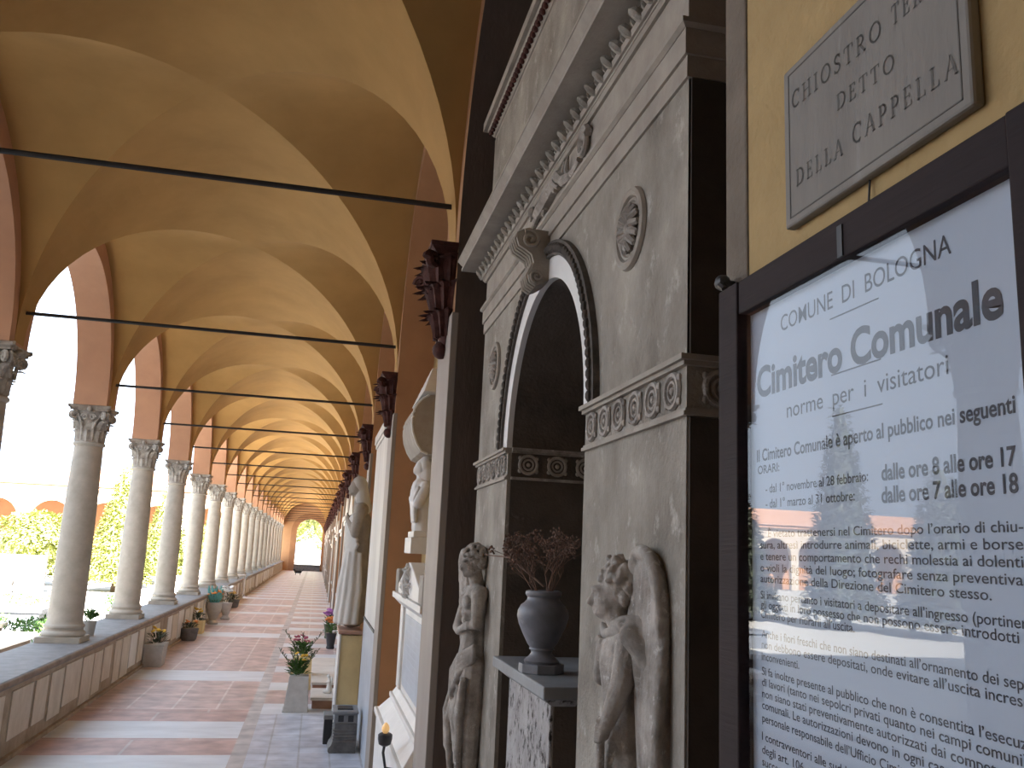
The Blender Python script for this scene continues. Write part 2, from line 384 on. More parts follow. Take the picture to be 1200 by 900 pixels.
# right wall: piers with round blind arches, and the back of the recesses
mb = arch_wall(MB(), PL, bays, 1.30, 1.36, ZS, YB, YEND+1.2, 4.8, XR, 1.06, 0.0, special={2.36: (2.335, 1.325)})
struct(mb.build('wall_right', [BROWN, RSHADE], smooth=30))  # second colour paints shade on the nearest bay's pier sides and soffit
mb = MB(); mb.box(1.04, 1.35, YB, 3.87, 0, 4.8); struct(mb.build('wall_niche', RSHADE, smooth=0))  # recess back, darkened in colour for its shade
mb = MB(); mb.box(.77, 1.35, 3.87, 63, 0, 4.8); struct(mb.build('wall_recess', OCHRE, smooth=0))
# near pier face and end wall
mb = MB(); mb.box(.49, 1.06, YB, .95, 0, 4.4); struct(mb.build('wall_near', OCHRE, smooth=0))
mb = MB(); mb.box(.487, .6, .95, 1.0095, 0, 4.3); struct(mb.build('trim_1', CLAMP, smooth=0, bevel=.004))
mb = MB(); mb.box(-3.0, 1.3, YB-.3, YB, 0, 4.8); mb.box(-2.56, XL, YB, -.44, 0, 2.97); struct(mb.build('wall_back', OCHRE, smooth=0))
# far end wall with the round-headed doorway and its passage
PF = lambda s_, d, z: (s_, d, z)
mb = arch_wall(MB(), PF, [-.52], .86, .86, 2.6, -2.9, 1.3, 4.8, 62.0, 63.3, 0.0)
struct(mb.build('wall_far', FARIN, smooth=30))
mb = MB()
N = 24
for i in range(N):
    a0, a1 = PI*i/N, PI*(i+1)/N
    mb.add([(-.52-r*math.cos(a), 61.93, 2.6+r*math.sin(a)) for a, r in ((a0, .87), (a1, .87), (a1, 1.22), (a0, 1.22))]+[(-.52-r*math.cos(a), 62.01, 2.6+r*math.sin(a)) for a, r in ((a0, .87), (a1, .87), (a1, 1.22), (a0, 1.22))],
           [(0, 1, 2, 3), (0, 4, 5, 1), (3, 2, 6, 7)])
for x0, x1 in ((-1.74, -1.39), (.35, .70)): mb.box(x0, x1, 61.93, 62.01, 0, 2.6)
struct(mb.build('trim_2', BROWN, smooth=0))
mb = MB(); mb.box(-1.38, .34, 61.7, 63.4, 0, .22); mb.box(-1.38, .34, 62.0, 63.4, .22, .40); struct(mb.build('door_1', GRYM, smooth=0, bevel=.01))
# marble facing on each pier
for k in KS[1:]:
    mb = MB(); mb.box(XR-.012, XR+.02, ycol(k)-.202, ycol(k)+.202, 0, 2.66); struct(mb.build('trim_%d' % (k+5), TRIMM, smooth=0, bevel=.004))

# parapet with top slab, gap near y=29
gap = (28.6, 29.7)
for i, (y0, y1) in enumerate(((YB, gap[0]), (gap[1], 62.0))):
    mb = MB(); mb.box(-2.58, -2.095, y0, y1, 0, .53); mb.box(-2.58, -2.065, y0, y1, 0, .035)
    pw = struct(mb.build('parapet', PARAP, smooth=0))
    mb = MB(); mb.prism([(-2.63, .555), (-2.63, .595), (-2.085, .595), (-2.068, .585), (-2.062, .57), (-2.07, .55), (-2.09, .535), (-2.095, .525), (-2.58, .525)], 'y', y0, y1)
    tp = mb.build('parapet_top', PTOP, pw, smooth=0)
    mb = MB(); mb.prism([(-2.082, .592), (-2.066, .586), (-2.059, .57), (-2.067, .549), (-2.088, .533), (-2.094, .53), (-2.094, .59)], 'y', y0+.001, y1-.001)
    mb.build('edge_moulding', PEDGE, pw, smooth=60)
    yq = y0+.3; n = 0
    while yq < min(y1-.5, 48):
        w = random.choice((.34, .42, .5, .56, .38)); h0 = random.choice((.05, .07, .1, .14)); h1 = random.choice((.48, .49, .5, .5))
        if random.random() > .14:
            mb = MB(); mb.box(-2.10, -2.083-random.random()*.004, yq, yq+w, h0, h1)
            mb.build('memorial_plaque', PLQ if random.random() < .75 else MARBLE, pw, smooth=0, bevel=.003); n += 1
        yq += w+random.choice((.05, .07, .1, .16))
mb = MB(); mb.box(-2.72, -2.05, gap[0]-.18, gap[0]+.02, 0, .66); mb.box(-2.74, -2.03, gap[0]-.2, gap[0]+.04, .66, .70)
tag(mb.build('gate_post', MARBLE, smooth=0, bevel=.01), 'low white stone post ending the near parapet at the gap', 'post')

# ------------------------------------------------------------------ the columns
def leaf_blade(mb, org, ang, r0, z0, r1, z1, w, curl, thick=.006, n=7):
    """acanthus leaf: rises from (r0,z0) to (r1,z1), tip curls out and down; serrated edge"""
    vs = []; fs = []
    for i in range(n+1):
        t = i/n; rr = r0+(r1-r0)*t**1.6; zz = z0+(z1-z0)*min(t*1.12, 1)
        if t > .72: q = (t-.72)/.28; rr += curl*q; zz -= curl*.7*q*q
        ww = w*(.65+.5*math.sin(PI*min(t*1.15, 1)))*(1 if i % 2 else .78)
        if i == n: ww *= .45
        for s_ in (-1, -.5, 0, .5, 1):
            d = rr-abs(s_)*thick*2.2+(thick if s_ == 0 else 0); a = ang+s_*ww/max(rr, .05)
            vs.append((org[0]+d*math.cos(a), org[1]+d*math.sin(a), org[2]+zz))
    m = 5
    for i in range(n):
        for j in range(4): fs.append((i*m+j, i*m+j+1, (i+1)*m+j+1, (i+1)*m+j))
    k = len(vs)
    vs += [(v[0]-math.cos(ang)*thick*1.6, v[1]-math.sin(ang)*thick*1.6, v[2]) for v in vs]
    fs += [tuple(x+k for x in f[::-1]) for f in fs]
    mb.add(vs, fs)
def spiral(c, ax_u, ax_v, r, turns, n=22, r_end=.15, start=0):
    out = []
    for i in range(n+1):
        t = i/n; a = start+turns*2*PI*t; q = r*(1-t*(1-r_end)); out.append(Vector(c)+Vector(ax_u)*math.cos(a)*q+Vector(ax_v)*math.sin(a)*q)
    return out
ZP = .595
col0 = thing('stone_column', (COLX, ycol(-2), ZP), 'x', 'column', 'stone columns of the arcade')
mb = MB(); mb.box(-.205, .205, -.205, .205, 0, .055)
mb.lathe([(.195, .055), (.207, .072), (.207, .088), (.196, .102), (.182, .110), (.178, .122), (.181, .136), (.190, .142), (.191, .156), (.184, .168), (.172, .176)], 32)
mb.build('column_base', COLST, col0)
mb = MB(); pr = [(.176, .172), (.168, .19)]
for i in range(13): t = i/12; pr.append((.164-.026*t**1.5+.004*math.sin(PI*t), .2+1.755*t))
pr += [(.150, 1.962), (.156, 1.972), (.156, 1.985), (.146, 1.995)]
mb.lathe(pr, 36); mb.build('shaft', COLST, col0)
mb = MB(); z0 = 1.99
mb.lathe([(.136, z0), (.140, z0+.1), (.146, z0+.2), (.160, z0+.29), (.172, z0+.315), (.165, z0+.325)], 24)
for i in range(8):
    leaf_blade(mb, (0, 0, z0), 2*PI*i/8, .142, .0, .160, .135, .050, .030)
    leaf_blade(mb, (0, 0, z0), 2*PI*(i+.5)/8, .142, .02, .166, .225, .046, .036)
for i in range(4):
    a = PI/4+i*PI/2; u = Vector((math.cos(a), math.sin(a), 0)); w = Vector((-u.y, u.x, 0))
    for s_ in (-1, 1):
        c = u*.212+Vector((0, 0, z0+.272))+w*.018*s_
        sp = spiral(c, u, (0, 0, 1), .042, -1.6, 20, .2, PI*.9)
        stem = [u*.145+w*.075*s_+Vector((0, 0, z0+.14)), u*.16+w*.052*s_+Vector((0, 0, z0+.22)), u*.175+w*.028*s_+Vector((0, 0, z0+.27))]
        mb.tube(stem+sp, [.012, .014, .015]+[.014]*len(sp), 6)
    b = i*PI/2; u = Vector((math.cos(b), math.sin(b), 0)); w = Vector((-u.y, u.x, 0))
    for s_ in (-1, 1):
        sp = spiral(u*.172+w*.040*s_+Vector((0, 0, z0+.258)), w*s_, (0, 0, 1), .032, 1.4, 16, .2, 0)
        mb.tube(sp, .010, 6)
    mb.ell(u*.172+Vector((0, 0, z0+.338)), (.028, .028, .026), 8, 6)
    leaf_blade(mb, (0, 0, z0), PI/4+i*PI/2, .15, .12, .235, .235, .04, .03)
capo = mb.build('capital', CAPST, col0, smooth=50)
mb = MB()   # abacus with hollowed sides and cut corners
pts = []
for i in range(4):
    for t in (-1, -.8, -.5, -.2, 0, .2, .5, .8, 1):
        u = t*.200; d = .186-.030*math.cos(t*PI/2) if abs(t) < 1 else .186
        a = i*PI/2; pts.append((d*math.cos(a)-u*math.sin(a), d*math.sin(a)+u*math.cos(a)))
for zl, zh, sc in ((z0+.325, z0+.345, .94), (z0+.345, z0+.352, 1.0), (z0+.352, z0+.380, 1.04)):
    mb.prism([(p[0]*sc, p[1]*sc) for p in pts], 'z', zl, zh)
mb.build('abacus', CAPST, capo, smooth=30)
for k in KS:
    n = k+0
    if k == 0: lab = 'stone column at the left edge whose capital only just enters the frame'
    elif 1 <= k <= 9: lab = ['', 'large nearest full stone column with base resting on the grey parapet', 'second full stone column on the parapet, just beyond the nearest one', 'third full stone column on the parapet, backed by the yellow-green cone tree',
              'fourth full stone column counting along the parapet from the near end', 'fifth full stone column counting along the parapet from the near end', 'sixth full stone column counting along the parapet from the near end',
              'seventh full stone column, the last before the parapet gap', 'eighth full stone column, beside the parapet gap', 'ninth full stone column, first beyond the parapet gap'][k]
    elif k < 0: lab = 'stone column beside the camera, hidden outside the picture'
    else: lab = 'slender pale column in the tightly overlapping row towards the far doorway'
    if k == KS[0]: col0['label'] = lab; col0.location = (COLX, ycol(k), ZP)
    else: dup(col0, (COLX, ycol(k), ZP), lab)
# tie rods
rod0 = None
for i, k in enumerate(range(-2, 19)):
    j = k+1
    lab = ('black iron tie rod spanning the vault, %s to the camera' % ORD[0] if j == 0 else 'black iron tie rod spanning the vault, %s in view counting away from the camera' % ORD[min(j, 9)]) if 0 <= j < 8 else ('black iron tie rod above the camera, out of frame' if j < 0 else 'thin iron tie rod among the close-set rods near the far doorway')
    if rod0 is None:
        mb = MB(); mb.tube([(XL-.08, 0, 0), (XR+.05, 0, 0)], .0135, 8); rod0 = mb.build('tie_rod', IRON)
        o = rod0
    else: o = rod0.copy(); COL.objects.link(o)
    o.location = (0, ycol(k), 3.219); tag(o, lab, 'tie rod', 'iron tie rods across the vaults')
# corbels on the right piers
cb0 = thing('carved_corbel', (XR, ycol(-2), 2.56), 'x', 'corbel', 'carved corbel capitals on the wall piers')
mb = MB()
mb.lathe([(.012, 0), (.03, .02), (.045, .08), (.055, .16), (.066, .24), (.08, .32), (.092, .38), (.098, .4)], 18, sq=(.85, 1.75))
for i in range(7):
    a = PI*.5+PI*(i+.5)/7
    for zz, r0, r1, hh, w, cu in ((.05, .045, .075, .12, .035, .028), (.16, .062, .095, .13, .036, .032), (.26, .08, .105, .13, .036, .026)):
        a2 = a+(.22 if zz == .16 else 0)
        k0 = len(mb.v); leaf_blade(mb, (0, 0, zz), a2, r0, 0, r1, hh, w, cu)
        mb.v[k0:] = [(v[0], v[1]*1.6, v[2]) for v in mb.v[k0:]]
mb.ell((-.02, 0, .0), (.03, .045, .04), 10, 8)
for s_ in (-1, 1):
    mb.tube(spiral((-.085, .15*s_, .36), (-.6, .8*s_, 0), (0, 0, 1), .036, 1.5, 18), .015, 6)
mb.v = [(v[0]*1.3, v[1]*1.2, v[2]) for v in mb.v]
mb.build('leaf_bracket', TERRA, cb0, smooth=50)
mb = MB(); mb.frus(-.085, .03, -.17, .17, .395, -.115, .03, -.2, .2, .425); mb.box(-.12, .03, -.205, .205, .425, .445)
mb.build('abacus', TERRA, cb0, smooth=0)
for ch in cb0.children:
    for v in ch.data.vertices: v.co.x = min(v.co.x, 0)
cb0.location = (XR, ycol(-1), 2.53); cb0['label'] = 'dark red carved corbel high beside the grey tomb cornice'
for j, k in enumerate(range(0, 19)):
    lab = ('dark red carved corbel on the brown pier behind the white gabled tomb' if k == 0 else 'dark red carved corbel, %s along the right wall' % ORD[k+1]) if k < 5 else 'tiny dark corbel among those on the far piers'
    dup(cb0, (XR, ycol(k), 2.53), lab)

# ------------------------------------------------------------------ the big grey wall tomb in the nearest recess
TC = 2.4295                                  # axis of the tomb
Y0, Y1, FX = 1.393, 3.44, .60                # near end, far end, front plane
tomb = thing('wall_tomb', (FX, TC, 0), 'large weathered grey stone wall tomb with an arched niche and carved cornice', 'tomb')
ORG = (FX, TC, 0)
def tb(mb, name, m, parent=tomb, **k): rel(mb, ORG); return mb.build(name, m, parent, **k)
HALF, ZA = .4415, 1.99
mb = MB()
PT = lambda s_, d, z: (d, s_, z)
arch_wall(mb, PT, [TC], HALF, HALF, ZA, Y0, Y1, 3.37, FX, .93, 0.0, N=40)
tb(mb, 'tomb_body', STONE, smooth=30)
mb = MB(); mb.box(FX+.004, .90, Y0-.006, Y0+.01, 0, 1.882); mb.box(FX+.004, .90, Y0-.006, Y0+.01, 1.992, 2.515); tb(mb, 'side_shade_sheet', SIDESHADE, smooth=0)  # thin dark sheets added to paint the shade on the near end
# niche lining: jambs, soffit and back in brown stone
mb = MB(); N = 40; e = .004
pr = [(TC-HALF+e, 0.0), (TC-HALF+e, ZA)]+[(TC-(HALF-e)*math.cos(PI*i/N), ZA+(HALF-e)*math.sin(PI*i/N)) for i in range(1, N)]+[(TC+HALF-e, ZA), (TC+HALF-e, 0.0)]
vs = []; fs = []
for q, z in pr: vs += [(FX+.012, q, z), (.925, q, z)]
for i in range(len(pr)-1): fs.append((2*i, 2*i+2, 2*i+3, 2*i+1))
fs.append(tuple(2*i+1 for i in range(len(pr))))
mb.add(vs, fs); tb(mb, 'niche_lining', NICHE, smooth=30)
# entablature: stacked mouldings returning round both ends (z0,z1,p0,p1 projections)
def layers(mb, ls, ya=Y0, yb=Y1, back=.9):
    for z0, z1, p0, p1 in ls: mb.frus(FX-p0, back, ya-p0, yb+p0, z0, FX-p1, back, ya-p1, yb+p1, z1)
    return mb
tb(layers(MB(), [(2.517, 2.560, .006, .006), (2.560, 2.612, .012, .012), (2.612, 2.618, .014, .022), (2.618, 2.628, .022, .022)]), 'architrave', PALE, smooth=0)
tb(layers(MB(), [(2.628, 2.738, .002, .002), (2.738, 2.746, .010, .016), (2.746, 2.753, .018, .018), (2.753, 2.765, .024, .028)]), 'frieze', PALE, smooth=0)
ec = MB(); layers(ec, [(2.760, 2.806, .018, .020)]); y = Y0
leafm = MB(); y = Y0+.01
while y < Y1+.03:                              # upright leaf course, each leaf curling forward
    leafm.tube([(FX-.018, y-.008, 2.758), (FX-.027, y-.004, 2.768), (FX-.036, y+.003, 2.779), (FX-.041, y+.011, 2.785), (FX-.039, y+.018, 2.780)], [.008, .014, .013, .008, .004], 7)
    leafm.tube([(FX-.019, y+.030, 2.760), (FX-.029, y+.032, 2.773), (FX-.032, y+.036, 2.785)], [.005, .006, .003], 5); y += .064
cor = tb(ec, 'bed_moulding', NICHE, smooth=0)
tb(leafm, 'leaf_course', STONE, cor)
tb(layers(MB(), [(2.806, 2.818, .098, .098), (2.818, 2.822, .092, .093), (2.822, 2.842, .093, .108), (2.842, 2.848, .108, .112), (2.848, 2.856, .114, .114)]), 'cornice', PALE, smooth=0)
tb(layers(MB(), [(2.856, 2.90, .02, -.018), (2.90, 3.372, -.018, -.018)]), 'attic', PALE, smooth=0)
tb(layers(MB(), [(3.372, 3.385, -.005, .0), (3.385, 3.425, .004, .030), (3.425, 3.462, .046, .046)]), 'attic_cornice', PALE, smooth=0)
orn = MB(); y = Y0
while y < Y1:
    orn.ell((FX-.018, y, 3.403), (.012, .013, .014), 8, 6); orn.ell((FX-.022, y+.017, 3.406), (.006, .004, .014), 6, 5); y += .034
tb(orn, 'carved_border', TERRA)
# capital bands with rings on the pilasters, round their ends and inside the niche
def ringband(mb, side, a, b, fixed):
    """guilloche rings along a..b ; side 'x' on the plane x=fixed, 'y' on the plane y=fixed"""
    n = max(1, round((b-a)/.094)); st = (b-a)/n
    for i in range(n):
        c = a+st*(i+.5)
        for R_, t in ((.030, .006), (.017, .004)):
            if side == 'x': mb.torus((fixed, c, 1.936), R_, t, 'x', 18, 6)
            else: mb.torus((c, fixed, 1.936), R_, t, 'y', 18, 6)
        for q in range(4):
            a_ = PI/4+q*PI/2; dy, dz = .040*math.cos(a_), .030*math.sin(a_)
            if side == 'x': mb.ell((fixed, c+dy, 1.936+dz), (.005, .008, .008), 6, 5)
            else: mb.ell((c+dy, fixed, 1.936+dz), (.008, .005, .008), 6, 5)
        if side == 'x': mb.ell((fixed, c, 1.936), (.006, .008, .008), 8, 6)
        else: mb.ell((c, fixed, 1.936), (.008, .006, .008), 8, 6)
for ya, yb in ((Y0, TC-HALF), (TC+HALF, Y1)):
    mb = MB()
    for z0, z1, p in ((1.884, 1.892, .009), (1.892, 1.898, .004), (1.972, 1.980, .010), (1.980, 1.990, .018)):
        mb.box(FX-p, .9, ya-p if ya == Y0 else ya-.001, yb+p if yb == Y1 else yb+.001, z0, z1)
    bd = tb(mb, 'capital_band', PALE, smooth=0)
    rm = MB(); ringband(rm, 'x', ya+.01, yb-.01, FX-.002)
    if ya == Y0: ringband(rm, 'y', FX+.02, .88, Y0-.002)
    tb(rm, 'ring_ornament', RELIEF, bd)
for yj, sg in ((TC-HALF, 1), (TC+HALF, -1)):
    mb = MB()
    for z0, z1, p in ((1.884, 1.893, .008), (1.973, 1.980, .008), (1.980, 1.990, .014)):
        mb.box(FX+.012, .924, min(yj, yj+sg*(p+e)), max(yj, yj+sg*(p+e)), z0, z1)
    bd = tb(mb, 'niche_band', RELIEF, smooth=0)
rm = MB(); ringband(rm, 'y', FX+.02, .92, TC+HALF-.006); tb(rm, 'ring_ornament', PALE, bd)
# archivolt: smooth white band, dark beaded outer band
def ringstrip(mb, r0, r1, x0, x1, N=44):
    vs = []; fs = []
    for i in range(N+1):
        a = PI*i/N
        for x, r in ((x1, r0), (x0, r0), (x0, r1), (x1, r1)): vs.append((x, TC-r*math.cos(a), ZA+r*math.sin(a)))
    for i in range(N):
        for j in range(4): fs.append((i*4+j, i*4+(j+1) % 4, (i+1)*4+(j+1) % 4, (i+1)*4+j))
    fs += [(0, 1, 2, 3), (N*4+3, N*4+2, N*4+1, N*4)]
    return mb.add(vs, fs)
av = tb(ringstrip(MB(), HALF-.002, .502, FX-.006, FX+.03), 'archivolt', WBAND, smooth=30)
mb = ringstrip(MB(), .502, .545, FX-.016, FX+.01)
bo = tb(mb, 'outer_moulding', DARKST, av, smooth=30)
mb = MB()
for i in range(62):
    a = PI*(i+.5)/62; mb.ell((FX-.018, TC-.522*math.cos(a), ZA+.522*math.sin(a)), (.010, .009, .015), 6, 5)
tb(mb, 'bead_course', DARKST, av)
# scroll keystone
mb = MB(); prof = []
top = spiral((0, 0, 0), (-1, 0, 0), (0, 0, 1), .040, 1, 12, .5)
P_ = [(FX+.0, 2.575), (FX-.075, 2.577), (FX-.098, 2.565), (FX-.106, 2.545), (FX-.098, 2.523), (FX-.078, 2.512), (FX-.060, 2.50), (FX-.052, 2.475), (FX-.060, 2.455), (FX-.068, 2.437), (FX-.062, 2.415), (FX-.044, 2.405), (FX-.026, 2.412), (FX, 2.43)]
mb.prism(P_, 'y', TC-.05, TC+.05)
for y in (TC-.053, TC+.053):
    mb.tube(spiral((FX-.066, y, 2.543), (-1, 0, 0), (0, 0, 1), .030, 1.6, 22, .15, PI*.3), .006, 6)
    mb.tube(spiral((FX-.042, y, 2.432), (-1, 0, 0), (0, 0, 1), .020, 1.5, 20, .15, -PI*.4), .005, 6)
for y in (TC-.032, TC-.011, TC+.011, TC+.032): mb.tube([(p[0]-.001, y, p[1]) for p in P_[1:12]], .006, 6)
tb(mb, 'scroll_keystone', PALE, smooth=40)
# rosettes in the spandrels
for yc in (1.69, 2*TC-1.69):
    mb = MB(); c = (FX, yc, 2.33)
    mb.torus((FX-.002, yc, 2.33), .080, .011, 'x', 36, 8); mb.torus((FX-.001, yc, 2.33), .064, .005, 'x', 30, 6)
    ro = tb(mb, 'rosette', PALE)
    pm = MB()
    for i in range(14):
        a = 2*PI*i/14; d = Vector((0, math.cos(a), math.sin(a)))
        pm.tube([Vector(c)+d*.014+Vector((-.006, 0, 0)), Vector(c)+d*.034+Vector((-.014, 0, 0)), Vector(c)+d*.054+Vector((-.006, 0, 0))], [.004, .010, .007], 6)
    pm.ell((FX-.008, yc, 2.33), (.010, .014, .014), 10, 6); tb(pm, 'petals', RELIEF, ro)
# griffin and scroll relief in the frieze
mb = MB(); X = FX-.012
def rl(pts, rs): mb.tube([(X, y, z) for y, z in pts], rs, 7)
mb.tube(spiral((X, 2.035, 2.690), (0, 1, 0), (0, 0, 1), .040, -1.7, 26, .2, PI*.9), [.013-.007*i/26 for i in range(27)], 7)
rl([(2.07, 2.66), (2.14, 2.645), (2.22, 2.665), (2.27, 2.70), (2.33, 2.715)], [.010, .014, .018, .020, .012])
for i in range(6): rl([(2.17+.035*i, 2.65+.006*i), (2.20+.036*i, 2.685), (2.19+.036*i, 2.725)], [.008, .009, .004])
rl([(2.30, 2.70), (2.38, 2.69), (2.47, 2.68), (2.55, 2.69)], [.016, .026, .024, .014])
rl([(2.42, 2.68), (2.45, 2.655), (2.43, 2.640)], [.014, .009, .007]); rl([(2.52, 2.68), (2.58, 2.66), (2.60, 2.642)], [.012, .008, .006])
mb.ell((X-.004, 2.585, 2.712), (.015, .022, .018), 10, 7); rl([(2.60, 2.712), (2.63, 2.700)], [.009, .004])
for i in range(5): rl([(2.66+.03*i, 2.645), (2.68+.03*i, 2.675), (2.70+.028*i, 2.69+.006*(i % 2))], [.010, .011, .004])
mb.tube(spiral((X, 2.79, 2.675), (0, 1, 0), (0, 0, 1), .026, 1.5, 20, .2, 0), .007, 6)
tb(mb, 'griffin_relief', RELIEF)

# two mourning winged youths carved on the pilasters
def feather_wing(mb, edge, tips, x, r):
    for (a, b) in zip(edge, tips):
        mid = ((a[0]*.55+b[0]*.45), (a[1]*.5+b[1]*.5))
        mb.tube([(x, a[0], a[1]), (x-.010, mid[0], mid[1]), (x, b[0], b[1])], [r, r*1.15, r*.55], 8)
def lerp(a, b, t): return tuple(a[i]+(b[i]-a[i])*t for i in range(len(a)))
# right-hand figure: head bowed, cloak over the shoulder, hand on an inverted torch
def put(b, name, m, parent, vox, sm): rel(b, ORG); return blob(b, name, m, parent, vox, sm)
b = MB(); rng = random.Random(3)
HM = len(b.v)
b.ell((.550, 1.632, 1.588), (.036, .037, .044)); b.ell((.530, 1.641, 1.568), (.026, .029, .036)); b.ell((.519, 1.646, 1.548), (.014, .016, .014)); b.cap((.536, 1.640, 1.556), .020, (.522, 1.645, 1.545), .013)
b.cap((.508, 1.650, 1.580), .0055, (.500, 1.654, 1.563), .0075); b.ell((.511, 1.648, 1.588), (.011, .022, .006)); b.ell((.509, 1.650, 1.553), (.006, .010, .004)); b.ell((.511, 1.649, 1.545), (.006, .009, .004))
b.ell((.549, 1.596, 1.572), (.010, .007, .015))
b.v = [(v[0]+.014, v[1]-.012, v[2]-.006) for v in b.v]
b.cap((.554, 1.626, 1.556), .024, (.572, 1.612, 1.508), .027)
b.ell((.575, 1.61, 1.462), (.046, .070, .058)); b.cap((.570, 1.555, 1.492), .030, (.572, 1.668, 1.492), .030); b.cap((.576, 1.612, 1.45), .050, (.582, 1.612, 1.36), .044)
b.cap((.582, 1.612, 1.36), .046, (.578, 1.612, 1.28), .056); b.cap((.575, 1.585, 1.27), .042, (.566, 1.585, 1.06), .034); b.cap((.576, 1.645, 1.27), .042, (.570, 1.650, 1.06), .034)
b.cap((.566, 1.585, 1.06), .033, (.575, 1.585, .78), .022); b.cap((.570, 1.650, 1.06), .033, (.576, 1.645, .78), .022)
b.cap((.575, 1.585, .75), .020, (.535, 1.59, .735), .014); b.cap((.576, 1.645, .75), .020, (.537, 1.65, .735), .014)
b.cap((.564, 1.552, 1.488), .027, (.548, 1.553, 1.418), .021); b.cap((.548, 1.553, 1.418), .021, (.528, 1.566, 1.352), .0145); b.ell((.524, 1.571, 1.338), (.012, .013, .017))
for i in range(4): b.cap((.519-.001*i, 1.563+.001*i, 1.347-.008*i), .0052, (.511, 1.575, 1.345-.008*i), .0048); b.cap((.511, 1.575, 1.345-.008*i), .0048, (.516, 1.585, 1.344-.008*i), .0042)
b.cap((.522, 1.566, 1.350), .0055, (.512, 1.572, 1.357), .0048)
b.cap((.566, 1.668, 1.488), .027, (.556, 1.680, 1.42), .021); b.cap((.556, 1.680, 1.42), .019, (.542, 1.645, 1.468), .013)
for i in range(5): b.cap((.540, 1.642+.005*i, 1.470), .0048, (.534, 1.632+.007*i, 1.494-.003*abs(i-2)), .0042)
g1 = put(b, 'mourning_youth', RELIEF, tomb, .0034, 1)
g1['label'] = 'carved winged youth with bowed head and curly hair holding an inverted torch'
b = MB()
for i in range(330):
    d = Vector((rng.gauss(0, 1), rng.gauss(0, 1), rng.gauss(0, 1))).normalized()
    c = Vector((.567, 1.618, 1.590))+Vector((d.x*.040, d.y*.041, d.z*.046))
    if d.x < -.15 and c.z < 1.598: continue
    if c.z < 1.556: continue
    q = rng.uniform(.0045, .0072); b.ell(c, (q, q, q*.9), 7, 5)
b.ell((.565, 1.620, 1.594), (.037, .038, .043))
for i in range(26): b.ell((.556+rng.uniform(-.012, .016), 1.622+rng.uniform(-.018, .018), 1.634+rng.uniform(-.006, .010)), (.0065, .0065, .0065), 7, 5)
put(b, 'curly_hair', RELIEF, g1, .0025, 0)
b = MB()
for pts, r in (([(.548, 1.60, 1.520), (.552, 1.560, 1.522), (.566, 1.532, 1.495), (.580, 1.522, 1.40), (.586, 1.515, 1.20), (.588, 1.512, .98)], .013),
               ([(.556, 1.59, 1.528), (.566, 1.545, 1.528), (.582, 1.510, 1.485), (.590, 1.500, 1.38), (.592, 1.492, 1.18), (.592, 1.490, 1.0)], .013),
               ([(.566, 1.58, 1.532), (.578, 1.535, 1.532), (.592, 1.490, 1.470), (.594, 1.480, 1.36), (.594, 1.474, 1.18), (.594, 1.472, 1.04)], .012),
               ([(.545, 1.655, 1.515), (.542, 1.625, 1.500), (.546, 1.595, 1.508), (.556, 1.560, 1.505)], .011),
               ([(.575, 1.54, 1.42), (.584, 1.530, 1.28), (.586, 1.530, 1.02)], .012)):
    b.tube(pts, [r*.7]+[r]*(len(pts)-2)+[r*.8], 8)
b.cap((.556, 1.535, 1.505), .020, (.588, 1.505, 1.46), .020)
put(b, 'cloak', RELIEF, g1, .0042, 1)
edge = [(1.588, 1.605), (1.580, 1.632), (1.566, 1.648), (1.545, 1.654), (1.522, 1.653), (1.500, 1.648), (1.480, 1.638), (1.464, 1.622), (1.450, 1.602), (1.440, 1.575), (1.434, 1.545), (1.430, 1.51)]
tips = [(1.560, 1.46), (1.545, 1.40), (1.532, 1.34), (1.520, 1.27), (1.508, 1.20), (1.495, 1.12), (1.482, 1.06), (1.468, 1.02), (1.456, 1.0), (1.446, 1.02), (1.438, 1.08), (1.431, 1.18)]
edge = [(1.60-(1.60-y)*.86, z) for y, z in edge]; tips = [(1.60-(1.60-y)*.86, z) for y, z in tips]
b = MB(); feather_wing(b, edge, tips, FX-.012, .0105)
for k in (.16, .30, .46):
    for a, t in zip(edge, tips): q = lerp(a, t, k); b.ell((FX-.020, q[0], q[1]), (.008, .008, .020), 7, 5)
b.tube([(FX-.020, *p) for p in edge], [.010]+[.013]*8+[.011, .009, .007], 8)
b.prism(edge+[(1.453, 1.30), (1.476, 1.0), (1.523, 1.2), (1.565, 1.45)], 'x', FX-.014, FX+.012)
put(b, 'wing', RELIEF, g1, .0040, 0)
b = MB(); b.tube([(.520, 1.576, 1.362), (.521, 1.577, 1.24), (.524, 1.579, 1.08), (.528, 1.58, .98)], [.007, .009, .013, .017], 10); b.ell((.530, 1.58, .95), (.02, .02, .04)); tb(b, 'torch', RELIEF, g1)
# left-hand figure: bare chest, forearm across the waist, drapery round the hips
b = MB()
b.ell((.558, 3.165, 1.612), (.036, .038, .046)); b.ell((.540, 3.160, 1.590), (.027, .030, .038)); b.ell((.528, 3.158, 1.566), (.014, .017, .014)); b.cap((.516, 3.157, 1.602), .0055, (.508, 3.156, 1.584), .0075)
b.ell((.518, 3.157, 1.610), (.011, .024, .006)); b.ell((.517, 3.157, 1.573), (.006, .011, .004)); b.cap((.560, 3.170, 1.575), .025, (.574, 3.18, 1.522), .028)
b.ell((.572, 3.18, 1.458), (.050, .078, .066)); b.cap((.572, 3.105, 1.498), .031, (.568, 3.262, 1.498), .031); b.cap((.576, 3.18, 1.44), .054, (.578, 3.18, 1.35), .047); b.cap((.578, 3.18, 1.35), .050, (.574, 3.18, 1.26), .062)
b.ell((.532, 3.215, 1.468), (.016, .034, .024)); b.ell((.532, 3.145, 1.468), (.016, .034, .024))
